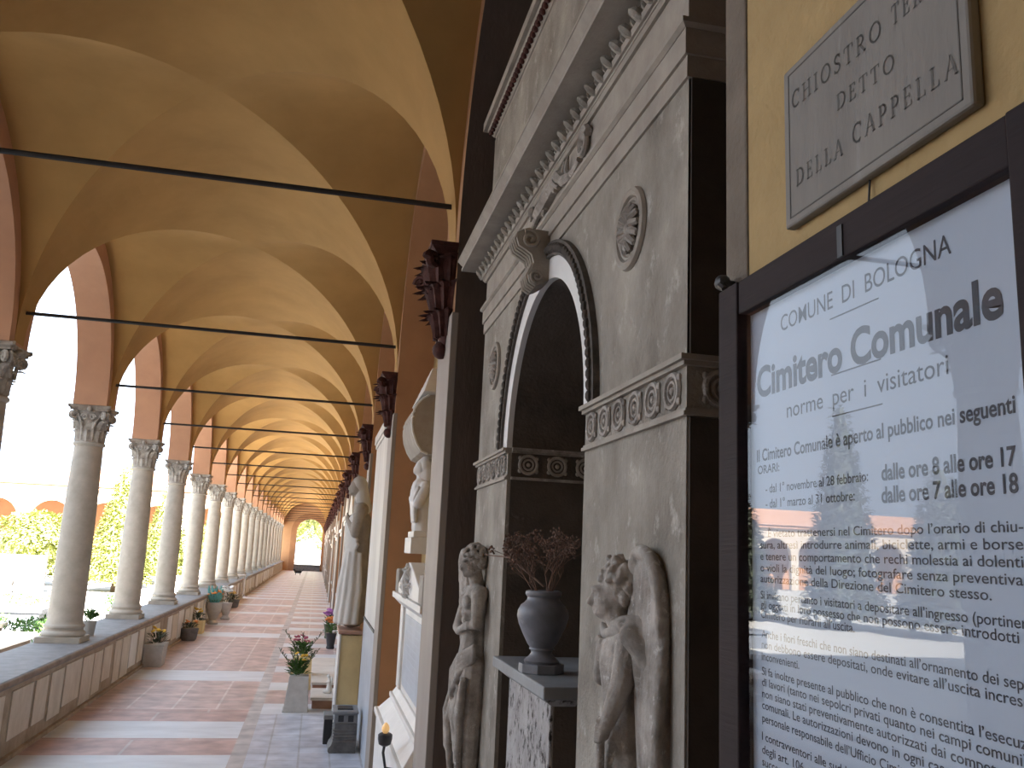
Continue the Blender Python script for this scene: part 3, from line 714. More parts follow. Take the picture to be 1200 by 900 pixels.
for i in range(3):
    for q in (-.018, .018): b.ell((.531+.002*i, 3.18+q, 1.43-.026*i), (.008, .015, .012), 8, 6)
b.cap((.564, 3.268, 1.492), .028, (.532, 3.292, 1.372), .022); b.cap((.532, 3.292, 1.372), .022, (.520, 3.200, 1.366), .016); b.cap((.520, 3.200, 1.366), .015, (.528, 3.130, 1.386), .012)
for i in range(4): b.cap((.527-.002*(i % 2), 3.128, 1.377+.006*i), .005, (.530, 3.100, 1.380+.008*i), .0045)
b.cap((.526, 3.14, 1.392), .005, (.522, 3.122, 1.404), .0045)
b.cap((.566, 3.095, 1.490), .027, (.560, 3.075, 1.40), .021); b.cap((.560, 3.075, 1.40), .019, (.540, 3.110, 1.392), .014)
b.cap((.572, 3.215, 1.25), .050, (.560, 3.225, 1.02), .038); b.cap((.572, 3.145, 1.25), .050, (.566, 3.145, 1.02), .038); b.cap((.560, 3.225, 1.02), .036, (.572, 3.23, .74), .024); b.cap((.566, 3.145, 1.02), .036, (.574, 3.15, .74), .024)
b.cap((.572, 3.23, .72), .022, (.53, 3.235, .70), .015); b.cap((.574, 3.15, .72), .022, (.53, 3.15, .70), .015)
g2 = put(b, 'mourning_youth', RELIEF, tomb, .0045, 1)
g2['label'] = 'carved bare-chested youth with draped hips and folded arm'
b = MB()
for i in range(170):
    d = Vector((rng.gauss(0, 1), rng.gauss(0, 1), rng.gauss(0, 1))).normalized(); c = Vector((.560, 3.167, 1.622))+Vector((d.x*.041, d.y*.044, d.z*.048))
    if d.x < -.15 and c.z < 1.628: continue
    if c.z < 1.585: continue
    q = rng.uniform(.008, .0115); b.ell(c, (q, q, q*.9), 7, 5)
put(b, 'curly_hair', RELIEF, g2, .0035, 0)
b = MB()
for i in range(7):
    t = i/6; b.tube([(.560, 3.085+.01*t, 1.325-.045*t), (.520+.006*(i % 2), 3.15, 1.285-.055*t), (.512, 3.24, 1.225-.075*t), (.545, 3.31, 1.165-.10*t)], [.010, .014, .015, .012], 8)
for i in range(6): b.tube([(.528+.004*(i % 2), 3.105+.035*i, 1.22-.018*i), (.522, 3.12+.033*i, 1.08), (.530, 3.135+.03*i, .90+.03*i)], [.012, .016, .012], 8)
b.tube([(.535, 3.30, 1.20), (.515, 3.325, 1.08), (.520, 3.31, .96), (.54, 3.29, .90)], [.014, .020, .018, .008], 8); b.tube([(.53, 3.26, 1.18), (.512, 3.29, 1.04), (.525, 3.27, .88)], [.014, .018, .010], 8)
put(b, 'drapery', RELIEF, g2, .0045, 1)
b = MB()
edge = [(3.245, 1.56), (3.26, 1.60), (3.28, 1.628), (3.305, 1.640), (3.33, 1.640), (3.352, 1.628), (3.368, 1.602), (3.376, 1.57), (3.380, 1.53)]
tips = [(3.29, 1.40), (3.30, 1.34), (3.31, 1.28), (3.32, 1.22), (3.33, 1.16), (3.342, 1.12), (3.355, 1.10), (3.365, 1.12), (3.374, 1.2)]
for a, t in zip(edge, tips): m_ = lerp(a, t, .5); b.tube([(.552, *a), (.562, *m_), (.585, *t)], [.013, .013, .008], 8)
b.tube([(.546, *p) for p in edge], [.012]+[.017]*6+[.012, .009], 8); b.prism(edge+[(3.374, 1.2), (3.355, 1.1), (3.32, 1.22), (3.29, 1.4)], 'x', .560, FX+.01)
put(b, 'wing', RELIEF, g2, .0045, 0)

# flaking pedestal standing in the niche, the urn on it and the dry stems in the urn
ped = thing('pedestal', (.72, 2.50, 0), 'flaking whitewashed pedestal standing in the niche of the grey tomb', 'pedestal')
O2 = (.72, 2.50, 0)
mb = MB(); mb.box(.605, .84, 2.215, 2.70, 0, 1.282); mb.box(.590, .855, 2.20, 2.715, 0, .16)
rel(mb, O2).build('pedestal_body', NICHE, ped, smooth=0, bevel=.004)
mb = MB(); mb.box(.599, .63, 2.217, 2.698, .16, 1.276)
rel(mb, O2).build('front_slab', FLAKE, ped, smooth=0, bevel=.003)
mb = MB(); mb.box(.596, .80, 2.262, 2.655, .24, 1.18); mb.box(.5975, .80, 2.24, 2.677, .22, 1.20)
rel(mb, O2).build('front_panel', FLAKE, ped, smooth=0, bevel=.003)
mb = MB(); mb.frus(.600, .85, 2.205, 2.75, 1.275, .578, .87, 2.19, 2.80, 1.292); 
rel(mb, O2).build('cap_moulding', FLAKE, ped, smooth=0)
mb = MB(); mb.box(.572, .885, 2.185, 2.83, 1.292, 1.324); rel(mb, O2).build('top_slab', SLAB, ped, smooth=0, bevel=.004)
US = .93
urn = thing('urn', (.632, 2.45, 1.3245), 'dark grey marble urn on the pedestal slab in the arched niche', 'urn')
mb = MB(); mb.prism([(.062*math.cos(PI/4*i+PI/8)*1.05, .062*math.sin(PI/4*i+PI/8)*1.05) for i in range(8)], 'z', 0, .026); mb.build('foot', URN, urn, smooth=0, bevel=.002)
mb = MB(); mb.lathe([(.046, .026), (.050, .034), (.036, .046), (.029, .056), (.031, .064), (.036, .066), (.034, .071), (.042, .082), (.056, .110), (.068, .138), (.0735, .160), (.072, .176), (.064, .192), (.054, .200), (.051, .204), (.047, .208), (.046, .216), (.050, .220), (.0525, .226), (.051, .233), (.044, .236), (.040, .232), (.040, .21)], 40)
mb.build('vessel', URN, urn, smooth=50); urn.scale = (.98, .98, US)
dry = thing('dry_flowers', (.632, 2.45, 1.525), 'bunch of dry brown branching stems standing in the grey urn', 'dried flowers')
mb = MB(); bud = MB(); rng = random.Random(11)
def grow(p, d, L, r, n):
    q = p+d*L; m_ = p+d*L*.5+Vector((rng.uniform(-1, 1), rng.uniform(-1, 1), rng.uniform(-.3, .6)))*L*.08
    mb.tube([p, m_, q], [r, r*.85, r*.65], 4)
    if n == 0:
        for _ in range(4): bud.ell(q+Vector((rng.uniform(-1, 1), rng.uniform(-1, 1), rng.uniform(-1, 1)))*.009, (.0032, .0032, .0032), 5, 4)
        return
    for _ in range(2+(rng.random() < .45)):
        e = Vector((rng.uniform(-1, 1), rng.uniform(-1, 1), rng.uniform(-.55, .6))); grow(q, (d+e*.75).normalized(), L*rng.uniform(.6, .85), r*.62, n-1)
for i in range(12):
    a = rng.uniform(0, 2*PI); t = rng.uniform(.15, .75)
    grow(Vector((0, 0, 0))+Vector((math.cos(a), math.sin(a), 0))*.02, Vector((math.cos(a)*t*.75-.12, math.sin(a)*t+.15, 1-.45*t)).normalized(), rng.uniform(.052, .072), .0022, 3)
mb.tube([(0, 0, .03), (-.07, .14, .105), (-.10, .30, .108), (-.105, .37, .112)], [.003, .0026, .002, .0012], 5)
tag(mb.build('stems', TWIG, dry, smooth=0), kind='stuff'); tag(bud.build('seed_heads', TWIG, dry, smooth=0), kind='stuff')

# ------------------------------------------------------------------ notice board and plaque on the near pier
def txt(s_, y0, y1, z, capz, bold=0.0, c=.468, mesh_into=None, shear=0):
    """lettering in the plane x=c facing the walk; baseline z, from y0 (left) to y1 (right), cap height capz"""
    cu = bpy.data.curves.new('t', 'FONT'); cu.body = s_; cu.size = 1; cu.offset = bold; cu.resolution_u = 4; cu.shear = shear
    o = bpy.data.objects.new('t', cu); COL.objects.link(o)
    dg = bpy.context.evaluated_depsgraph_get(); me = bpy.data.meshes.new_from_object(o.evaluated_get(dg))
    bpy.data.objects.remove(o); bpy.data.curves.remove(cu)
    xs = [v.co.x for v in me.vertices]; lo, hi = min(xs), max(xs); kx = (y0-y1)/(hi-lo); kz = capz/.73
    mesh_into.add([(c, y0-(v.co.x-lo)*kx, z+v.co.y*kz) for v in me.vertices], [tuple(p.vertices) for p in me.polygons])
    bpy.data.meshes.remove(me)
board = thing('notice_board', (.487, .70, 1.58), 'dark wooden glazed notice board with a printed cemetery notice on the near pier', 'notice board')
OB = (.487, .70, 1.58)
FY0, FY1, FZ0, FZ1 = .445, .956, 1.17, 1.961; bw = .048
mb = MB()
mb.box(.452, .487, FY1-bw, FY1, FZ0, FZ1); mb.box(.452, .487, FY0, FY0+bw, FZ0, FZ1)
mb.box(.454, .487, FY0+bw, FY1-bw, FZ1-.040, FZ1); mb.box(.454, .487, FY0+bw, FY1-bw, FZ0, FZ0+.048)
rel(mb, OB).build('frame', WOOD, board, smooth=0, bevel=.002)
for y in (.70,): mb = MB(); mb.box(.4525, .456, y-.004, y+.004, FZ1-.039, FZ1-.008); rel(mb, OB).build('frame_clip', DKM, board, smooth=0)
mb = MB(); mb.box(.4695, .486, FY0+bw-.003, FY1-bw+.003, FZ0+.04, FZ1-.035)
paper = rel(mb, OB).build('paper', PAPER, board, smooth=0)
mb = MB(); mb.box(.4590, .4605, FY0+bw-.003, FY1-bw+.003, FZ0+.04, FZ1-.035)
rel(mb, OB).build('glass_pane', glass, board, smooth=0)
CP = .4692
T = MB(); txt('COMUNE  DI  BOLOGNA', .839, .574, 1.8855, .0185, .002, CP, T); rel(T, OB).build('town_heading', INK, paper, smooth=0)
T = MB(); txt('Cimitero Comunale', .893, .524, 1.822, .0345, .030, CP, T); rel(T, OB).build('title_lettering', INK, paper, smooth=0)
T = MB(); txt('norme  per  i  visitatori', .829, .584, 1.790, .0175, 0, CP, T); rel(T, OB).build('subtitle_lettering', INK, paper, smooth=0)
for z in (1.875, 1.8195, 1.7795): T = MB(); T.box(CP-.0002, CP+.0001, .668, .745, z-.0006, z+.0006); rel(T, OB).build('rule_line', INK, paper, smooth=0)
T = MB()
txt('Il Cimitero Comunale \u00e8 aperto al pubblico nei seguenti', .895, .519, 1.750, .0135, .020, CP, T)
txt('ORARI:', .893, .846, 1.736, .0095, .012, CP, T)
txt('- dal 1\u00b0 novembre al 28 febbraio:', .876, .692, 1.7145, .0095, .012, CP, T); txt('- dal 1\u00b0 marzo al 31 ottobre:', .876, .713, 1.6985, .0095, .012, CP, T)
txt('dalle ore 8 alle ore 17', .673, .521, 1.7135, .0140, .026, CP, T); txt('dalle ore 7 alle ore 18', .674, .521, 1.6945, .0140, .026, CP, T)
rel(T, OB).build('opening_hours', INK, paper, smooth=0)
T = MB()
for s_, a, c, z in (('\u00c8 vietato trattenersi nel Cimitero dopo l\u2019orario di chiu-', .872, .519, 1.6675), ('sura, altres\u00ec introdurre animali, biciclette, armi e borse', .889, .520, 1.6555), ('e tenere un comportamento che rechi molestia ai dolenti', .889, .521, 1.6435),
                    ('o violi la dignit\u00e0 del luogo; fotografare senza preventiva', .889, .522, 1.6315), ('autorizzazione della Direzione del Cimitero stesso.', .889, .552, 1.620),
                    ('Si invitano pertanto i visitatori a depositare all\u2019ingresso (portineria)', .889, .508, 1.6030), ('gli oggetti in loro possesso che non possono essere introdotti nel', .889, .508, 1.5930), ('Cimitero per ritirarli all\u2019uscita.', .889, .719, 1.5830),
                    ('Anche i fiori freschi che non siano destinati all\u2019ornamento dei sepolcri', .888, .503, 1.5630), ('non debbono essere depositati, onde evitare all\u2019uscita incresciosi', .888, .503, 1.5520), ('inconvenienti.', .888, .813, 1.5400),
                    ('Si fa inoltre presente al pubblico che non \u00e8 consentita l\u2019esecuzione', .888, .503, 1.5250), ('di lavori (tanto nei sepolcri privati quanto nei campi comuni) che', .888, .503, 1.5140), ('non siano stati preventivamente autorizzati dai competenti uffici', .888, .503, 1.5025),
                    ('comunali. Le autorizzazioni devono in ogni caso essere esibite al', .888, .503, 1.4910), ('personale responsabile dell\u2019Ufficio Cimiteri.', .888, .640, 1.4780),
                    ('I contravventori alle suddette disposizioni saranno puniti ai sensi', .889, .503, 1.4600), ('degli art. 106 e seguenti del testo unico delle leggi comunali e', .889, .503, 1.4470), ('successive modificazioni.', .889, .74, 1.4350)):
    txt(s_, a, c, z, .0085, .007, CP, T)
rel(T, OB).build('body_text', INK, paper, smooth=0)

plq = thing('stone_plaque', (.49, .70, 2.10), 'grey marble plaque with incised capital letters above the notice board', 'plaque')
OP = (.49, .70, 2.10)
mb = MB(); mb.box(.478, .49, .551, .842, 2.003, 2.192); rel(mb, OP).build('slab', SLATE, plq, smooth=0, bevel=.003)
mb = MB()
for a, c, z0, z1 in ((.829, .8305, 2.012, 2.183), (.562, .5635, 2.012, 2.183)): mb.box(.4774, .479, a, c, z0, z1)
for z in (2.012, 2.182): mb.box(.4774, .479, .562, .8305, z, z+.0014)
rel(mb, OP).build('border_groove', CARVED, plq, smooth=0)
# serif capitals drawn from strokes on a unit-high grid: (points, widths)
TH, TN = .15, .07
def arc(cx, cz, rx, rz, a0, a1, n=14): return [(cx+rx*math.cos(math.radians(a0+(a1-a0)*i/n)), cz+rz*math.sin(math.radians(a0+(a1-a0)*i/n))) for i in range(n+1)]
def sf(x, z, w=.17): return ([(x-w, z), (x+w, z)], TN)
GLY = {
 'I': (.36, [([(.18, 0), (.18, 1)], TH), sf(.18, .02), sf(.18, .98)]),
 'L': (.66, [([(.16, 0), (.16, 1)], TH), sf(.16, .98), ([(.04, .03), (.60, .03)], TN), ([(.58, .03), (.60, .26)], TN)]),
 'T': (.72, [([(.36, 0), (.36, 1)], TH), sf(.36, .02), ([(.02, .97), (.70, .97)], TN), ([(.03, .97), (.01, .76)], TN), ([(.69, .97), (.71, .76)], TN)]),
 'E': (.66, [([(.16, 0), (.16, 1)], TH), ([(.04, .03), (.60, .03)], TN), ([(.04, .97), (.56, .97)], TN), ([(.16, .52), (.46, .52)], TN), ([(.58, .03), (.60, .24)], TN), ([(.55, .97), (.57, .78)], TN), ([(.46, .42), (.46, .62)], TN)]),
 'H': (.86, [([(.16, 0), (.16, 1)], TH), ([(.70, 0), (.70, 1)], TH), ([(.16, .52), (.70, .52)], TN)]+[sf(x, z) for x in (.16, .70) for z in (.02, .98)]),
 'O': (.92, [(arc(.46, .5, .40, .48, 0, 360, 28), .115)]),
 'C': (.80, [(arc(.46, .5, .40, .48, 48, 312, 22), .115), ([(.74, .98), (.73, .72)], TN)]),
 'D': (.88, [([(.16, 0), (.16, 1)], TH), ([(.04, .03), (.40, .03)], TN), ([(.04, .97), (.40, .97)], TN), (arc(.38, .5, .42, .47, -90, 90, 16), .12)]),
 'P': (.66, [([(.16, 0), (.16, 1)], TH), sf(.16, .02), ([(.04, .97), (.34, .97)], TN), ([(.16, .46), (.34, .46)], TN), (arc(.33, .715, .25, .255, -90, 90, 12), .11)]),
 'R': (.76, [([(.16, 0), (.16, 1)], TH), sf(.16, .02), ([(.04, .97), (.34, .97)], TN), ([(.16, .48), (.34, .48)], TN), (arc(.33, .725, .25, .245, -90, 90, 12), .11), ([(.34, .48), (.70, .0)], TH*.9), sf(.70, .02, .08)]),
 'A': (.84, [([(.08, 0), (.42, 1)], TN), ([(.42, 1), (.76, 0)], TH), ([(.20, .34), (.64, .34)], TN), sf(.08, .02, .11), sf(.76, .02, .13)]),
 'S': (.60, [(arc(.31, .745, .22, .235, 30, 270, 12)+arc(.29, .255, .24, .235, 90, -150, 12), .115), ([(.50, .97), (.50, .78)], TN), ([(.06, .03), (.06, .24)], TN)]),
 'Z': (.70, [([(.06, .97), (.64, .97)], TN), ([(.62, .97), (.08, .03)], TH), ([(.06, .03), (.66, .03)], TN), ([(.07, .97), (.06, .78)], TN), ([(.65, .03), (.66, .24)], TN)])}
def serif_line(mb, s_, y0, y1, z0, z1, h, c):
    tot = 0; pos = []
    for ch in s_:
        if ch == ' ': tot += .6; continue
        pos.append((ch, tot)); tot += GLY[ch][0]+.32
    tot -= .32; k = (y0-y1)/tot
    for ch, x in pos:
        zb = z0+(z1-z0)*x/tot
        for pts, w in GLY[ch][1]:
            for (a, b_) in zip(pts, pts[1:]):
                d = Vector((b_[0]-a[0], b_[1]-a[1])); 
                if d.length < 1e-6: continue
                n_ = Vector((-d.y, d.x)).normalized()*w*.5; e_ = d.normalized()*w*.15
                q = [Vector(a)+n_-e_, Vector(b_)+n_+e_, Vector(b_)-n_+e_, Vector(a)-n_-e_]
                mb.add([(c, y0-(x+p.x)*k, zb+p.y*h) for p in q], [(0, 1, 2, 3)])
CPL = .4776
mb = MB(); serif_line(mb, 'CHIOSTRO', .823, .662, 2.138, 2.129, .0200, CPL); serif_line(mb, 'TERZO', .646, .571, 2.130, 2.127, .0200, CPL); rel(mb, OP).build('lettering', CARVED, plq, smooth=0)
mb = MB(); serif_line(mb, 'DETTO', .737, .645, 2.092, 2.0855, .0175, CPL); rel(mb, OP).build('lettering', CARVED, plq, smooth=0)
mb = MB(); serif_line(mb, 'DELLA', .817, .729, 2.044, 2.041, .0190, CPL); serif_line(mb, 'CAPPELLA', .712, .566, 2.043, 2.038, .0200, CPL)
rel(mb, OP).build('lettering', CARVED, plq, smooth=0)
mb = MB(); mb.tube([(.487, .985, 1.985), (.470, .980, 1.983), (.462, .972, 1.976), (.462, .960, 1.968)], .004, 6); mb.ell((.470, .983, 1.984), (.010, .012, .010), 8, 6)
tag(mb.build('iron_hook', DKM), 'small dark iron hook at the top left corner of the notice board', 'hook')
mb = MB(); mb.tube([(.487, .70, 2.003), (.4845, .70, 1.975), (.4845, .70, 1.962)], .0012, 5)
tag(mb.build('hanging_wire', DKM), 'short thin wire between the grey plaque and the notice board', 'wire')
mb = MB(); mb.tube([(.487, .968, 1.512), (.474, .968, 1.512), (.468, .970, 1.505), (.470, .972, 1.497), (.478, .970, 1.496)], .003, 8); mb.ell((.469, .969, 1.515), (.006, .007, .006), 8, 6)
tag(mb.build('white_hook', WHT), 'small white bent hook beside the lower left frame of the notice board', 'hook')

# ------------------------------------------------------------------ white gabled tomb in the second recess
stele = thing('gabled_tomb', (.60, 5.28, 0), 'white marble tomb with a carved gable and bluish inscription panel in the brown recess', 'tomb')
OS = (.60, 5.28, 0)
def st(mb, name, m, parent=stele, **k): return rel(mb, OS).build(name, m, parent, **k)
mb = MB(); mb.box(.47, .767, 4.32, 6.05, 0, .60); mb.box(.455, .767, 4.30, 6.07, .60, .635); mb.box(.44, .767, 4.28, 6.09, 0, .12)
st(mb, 'plinth', MARBLE, smooth=0, bevel=.006)
mb = MB(); mb.frus(.475, .767, 4.36, 6.03, .635, .545, .767, 4.46, 5.93, .72); mb.box(.535, .767, 4.45, 5.94, .72, .75); mb.frus(.55, .767, 4.48, 5.92, .75, .575, .767, 4.5, 5.89, .79)
st(mb, 'stepped_moulding', MARBLE, smooth=0, bevel=.004)
mb = MB(); mb.box(.585, .767, 4.50, 5.90, .79, 1.29)
for a, b_ in ((4.50, 4.66), (5.74, 5.90)): mb.box(.568, .60, a, b_, .79, 1.29)
bo = st(mb, 'tomb_slab', MARBLE, smooth=0, bevel=.004)
mb = MB(); mb.box(.579, .59, 4.74, 5.66, .83, 1.25); st(mb, 'inscription_panel', BLUMARB, bo, smooth=0, bevel=.003)
mb = MB()
for i in range(9): mb.box(.5786, .5795, 4.84+.03*(i % 3), 5.56-.04*(i % 2), 1.20-.04*i, 1.206-.04*i)
st(mb, 'inscription', plain('incised_grey', (.50, .525, .57), .8), bo, smooth=0)
mb = MB(); mb.frus(.57, .767, 4.48, 5.94, 1.29, .525, .767, 4.42, 6.00, 1.335); mb.box(.518, .767, 4.41, 6.01, 1.335, 1.372)
st(mb, 'cornice', MARBLE, smooth=0, bevel=.004)
mb = MB(); mb.prism([(4.45, 1.372), (5.97, 1.372), (5.90, 1.41), (5.27, 1.57), (5.15, 1.57), (4.52, 1.41)], 'x', .535, .70)
ga = st(mb, 'gable', MARBLE, smooth=0, bevel=.006)
for a, b_ in ((5.97, 5.80), (4.62, 4.45)): mb = MB(); mb.box(.53, .70, min(a, b_), max(a, b_), 1.372, 1.52); st(mb, 'corner_block', PALE, smooth=0, bevel=.01)
mb = MB(); rng = random.Random(5)
for i in range(26):
    a = rng.uniform(0, PI*2); q = rng.uniform(.02, .16); c = Vector((.528, 5.21+q*math.cos(a)*1.3, 1.455+q*.5*math.sin(a)))
    leaf = Vector((0, rng.uniform(-1, 1), rng.uniform(-1, 1))).normalized()*.045
    mb.tube([c-leaf*.5, c+Vector((-.014, 0, 0)), c+leaf*.5], [.006, .014, .004], 6)
mb.tube([(.52, 5.21, 1.38), (.515, 5.22, 1.46), (.525, 5.21, 1.565)], [.012, .022, .008], 8)
st(mb, 'flower_relief', GMARB, ga)
# votive lamp on the tomb's plinth
lamp = thing('votive_lamp', (.445, 4.67, .625), 'small black votive lamp with amber bulb fixed on the white gabled tomb', 'lamp')
mb = MB(); mb.tube([(.02, -.0, -.06), (-.02, 0, -.05), (-.035, 0, .02), (-.03, 0, .06)], .007, 8); mb.tube([(.02, .02, -.28), (.0, .01, -.15), (-.02, 0, -.05)], .004, 6); mb.build('bracket', DKM, lamp)
mb = MB(); mb.lathe([(.012, .05), (.03, .06), (.036, .085), (.036, .105), (.028, .112)], 16, (-.03, 0, 0)); mb.build('holder', DKM, lamp)
mb = MB(); mb.lathe([(.010, .112), (.018, .122), (.020, .135), (.014, .152), (.004, .162)], 14, (-.03, 0, 0)); mb.build('bulb', AMBER, lamp)
# wall sarcophagus above it, with a ribbed lid, on a console that carries a veiled half figure
sar = thing('wall_sarcophagus', (.70, 5.9, 2.24), 'pale round-bellied wall sarcophagus jutting from the brown recess above the white gabled tomb', 'sarcophagus')
OW = (.70, 5.9, 2.24)
pf = [(.765, 2.24), (.64, 2.245), (.60, 2.26), (.566, 2.31), (.540, 2.375), (.530, 2.43), (.529, 2.47), (.536, 2.478), (.529, 2.49), (.532, 2.505), (.540, 2.51), (.538, 2.525), (.556, 2.56), (.59, 2.60), (.63, 2.625), (.765, 2.635)]
mb = MB(); mb.prism(pf, 'y', 5.56, 6.22); rel(mb, OW).build('chest', PALE, sar, smooth=35)
mb = MB(); mb.tube([(x, 5.563, z) for x, z in pf[1:-1]], .008, 6); rel(mb, OW).build('rim_moulding', MARBLE, sar)
mb = MB()
for i in range(7): mb.frus(.585+.012*i, .765, 5.50+.05*i, 6.24-.05*i, 2.637+.032*i, .595+.012*i, .765, 5.52+.05*i, 6.22-.05*i, 2.665+.032*i)
rel(mb, OW).build('ribbed_lid', MARBLE, sar, smooth=0, bevel=.004)
bust = thing('veiled_bust', (.665, 5.68, 1.69), 'white veiled marble half figure on a block between the sarcophagus and the gable', 'statue')
OV = (.66, 5.05, 1.63)
mb = MB(); mb.box(.56, .72, 4.88, 5.26, 1.56, 1.66); mb.box(.575, .72, 4.90, 5.24, 1.66, 1.70)
rel(mb, OV).build('block', MARBLE, bust, smooth=0, bevel=.005)
b = MB(); b.cap((.66, 5.07, 1.72), .085, (.655, 5.07, 1.86), .075); b.cap((.655, 5.07, 1.86), .085, (.645, 5.07, 1.97), .088); b.cap((.64, 5.07, 2.0), .05, (.63, 5.07, 2.06), .042)
b.ell((.625, 5.07, 2.105), (.052, .046, .062)); b.cap((.578, 5.07, 2.11), .008, (.570, 5.07, 2.095), .010); b.ell((.585, 5.07, 2.075), (.02, .022, .014))
b.cap((.645, 4.97, 1.98), .042, (.60, 4.98, 1.87), .035); b.cap((.60, 4.98, 1.87), .033, (.57, 5.07, 1.90), .022)
b.cap((.645, 5.17, 1.98), .042, (.60, 5.17, 1.87), .035); b.cap((.60, 5.17, 1.87), .033, (.57, 5.09, 1.91), .022)
bb = blob(rel(b, OV), 'figure', MARBLE, bust, .009, 3)
b = MB(); b.ell((.645, 5.07, 2.12), (.052, .058, .066)); b.cap((.66, 5.07, 2.11), .055, (.67, 5.07, 1.95), .085)
for i in range(6): b.tube([(.60-.004*i, 4.96+.045*i, 1.98), (.58, 4.99+.036*i, 1.90), (.59+.01*(i % 2), 5.0+.03*i, 1.75)], [.014, .02, .016], 7)
blob(rel(b, OV), 'veil', MARBLE, bb, .009, 2)

# tall marble facing beyond the second pier: upper grey slab, lower bluish slab
mb = MB(); mf = thing('marble_wall_tomb', (.50, 7.83, 0), 'flat tall grey-veined marble tomb facing just beyond the second pier', 'tomb')
OM = (.50, 7.83, 0)
mb.box(.492, .77, 7.065, 8.55, 1.02, 2.62); rel(mb, OM).build('upper_slab', GMARB, mf, smooth=0, bevel=.004)
mb = MB(); mb.box(.488, .77, 7.065, 8.55, .0, 1.005); rel(mb, OM).build('lower_slab', BLUMARB, mf, smooth=0, bevel=.004)
mb = MB(); mb.box(.482, .50, 7.06, 8.555, 1.003, 1.022); rel(mb, OM).build('joint_fillet', DKM, mf, smooth=0)
mb = MB(); mb.box(.47, .77, 7.05, 8.58, 2.62, 2.70); mb.box(.48, .77, 7.06, 8.57, 2.58, 2.62); rel(mb, OM).build('cornice', GMARB, mf, smooth=0, bevel=.004)

# life-size draped statue on an ochre pedestal
pd = thing('statue_pedestal', (.40, 9.1, 0), 'tall ochre and white pedestal under the draped statue by the right wall', 'pedestal')
OP2 = (.40, 9.1, 0)
mb = MB(); mb.box(.30, .50, 8.82, 9.38, 0, .82); rel(mb, OP2).build('pedestal_body', PLYEL, pd, smooth=0, bevel=.004)
mb = MB(); mb.box(.285, .302, 8.80, 9.40, 0, .83); rel(mb, OP2).build('front_slab', MARBLE, pd, smooth=0, bevel=.003)
mb = MB(); mb.box(.275, .50, 8.79, 9.41, .83, .86); rel(mb, OP2).build('top_slab', PINKM, pd, smooth=0, bevel=.004)
stt = thing('draped_statue', (.40, 9.1, .86), 'weathered life-size draped mourning woman statue on the ochre pedestal', 'statue')
OD = (.40, 9.1, .86)
b = MB()
b.cap((.40, 9.1, 1.01), .145, (.41, 9.1, 1.25), .115); b.cap((.41, 9.1, 1.25), .12, (.42, 9.1, 1.62), .10); b.cap((.42, 9.1, 1.62), .11, (.41, 9.1, 1.90), .12); b.cap((.41, 9.0, 2.02), .075, (.41, 9.22, 2.02), .075); b.cap((.40, 9.1, 2.05), .07, (.385, 9.1, 2.17), .05)
b.ell((.365, 9.1, 2.245), (.085, .072, .10)); b.cap((.285, 9.1, 2.25), .012, (.276, 9.1, 2.225), .015); b.ell((.30, 9.1, 2.18), (.03, .032, .022))
b.cap((.40, 8.94, 2.02), .06, (.36, 8.91, 1.78), .048); b.cap((.36, 8.91, 1.78), .045, (.29, 9.04, 1.92), .032); b.cap((.40, 9.26, 2.02), .06, (.36, 9.28, 1.78), .048); b.cap((.36, 9.28, 1.78), .045, (.29, 9.14, 1.88), .032)
for i in range(5): b.cap((.285, 9.03+.014*i, 1.925), .011, (.275, 9.04+.014*i, 1.985-.006*abs(i-2)), .009)
fg = blob(rel(b, OD), 'figure', PALE, stt, .012, 2)
b = MB(); rng = random.Random(9)
for i in range(16):
    a = PI*.45+PI*1.1*i/15; rr = .125+.02*(i % 2)
    b.tube([(.41+rr*.8*math.cos(a), 9.1+rr*math.sin(a), 1.60), (.405+rr*1.0*math.cos(a+.1), 9.1+rr*1.1*math.sin(a+.1), 1.25), (.40+rr*1.05*math.cos(a), 9.1+rr*1.35*math.sin(a), .905)], [.02, .032, .034], 7)
for i in range(7): b.tube([(.34+.01*i, 8.92, 1.98-.05*i), (.285+.004*i, 9.1, 1.86-.06*i), (.35, 9.27, 1.74-.07*i)], [.02, .03, .02], 7)
b.tube([(.40, 9.0, 1.35), (.29, 9.05, 1.18), (.265, 9.1, 1.0), (.30, 9.12, .92)], [.03, .05, .055, .03], 8)
blob(rel(b, OD), 'drapery', GMARB, fg, .014, 2)
b = MB(); b.ell((.378, 9.1, 2.262), (.086, .078, .10)); b.cap((.40, 9.1, 2.22), .07, (.43, 9.1, 2.04), .09); blob(rel(b, OD), 'veil', GMARB, fg, .014, 2)

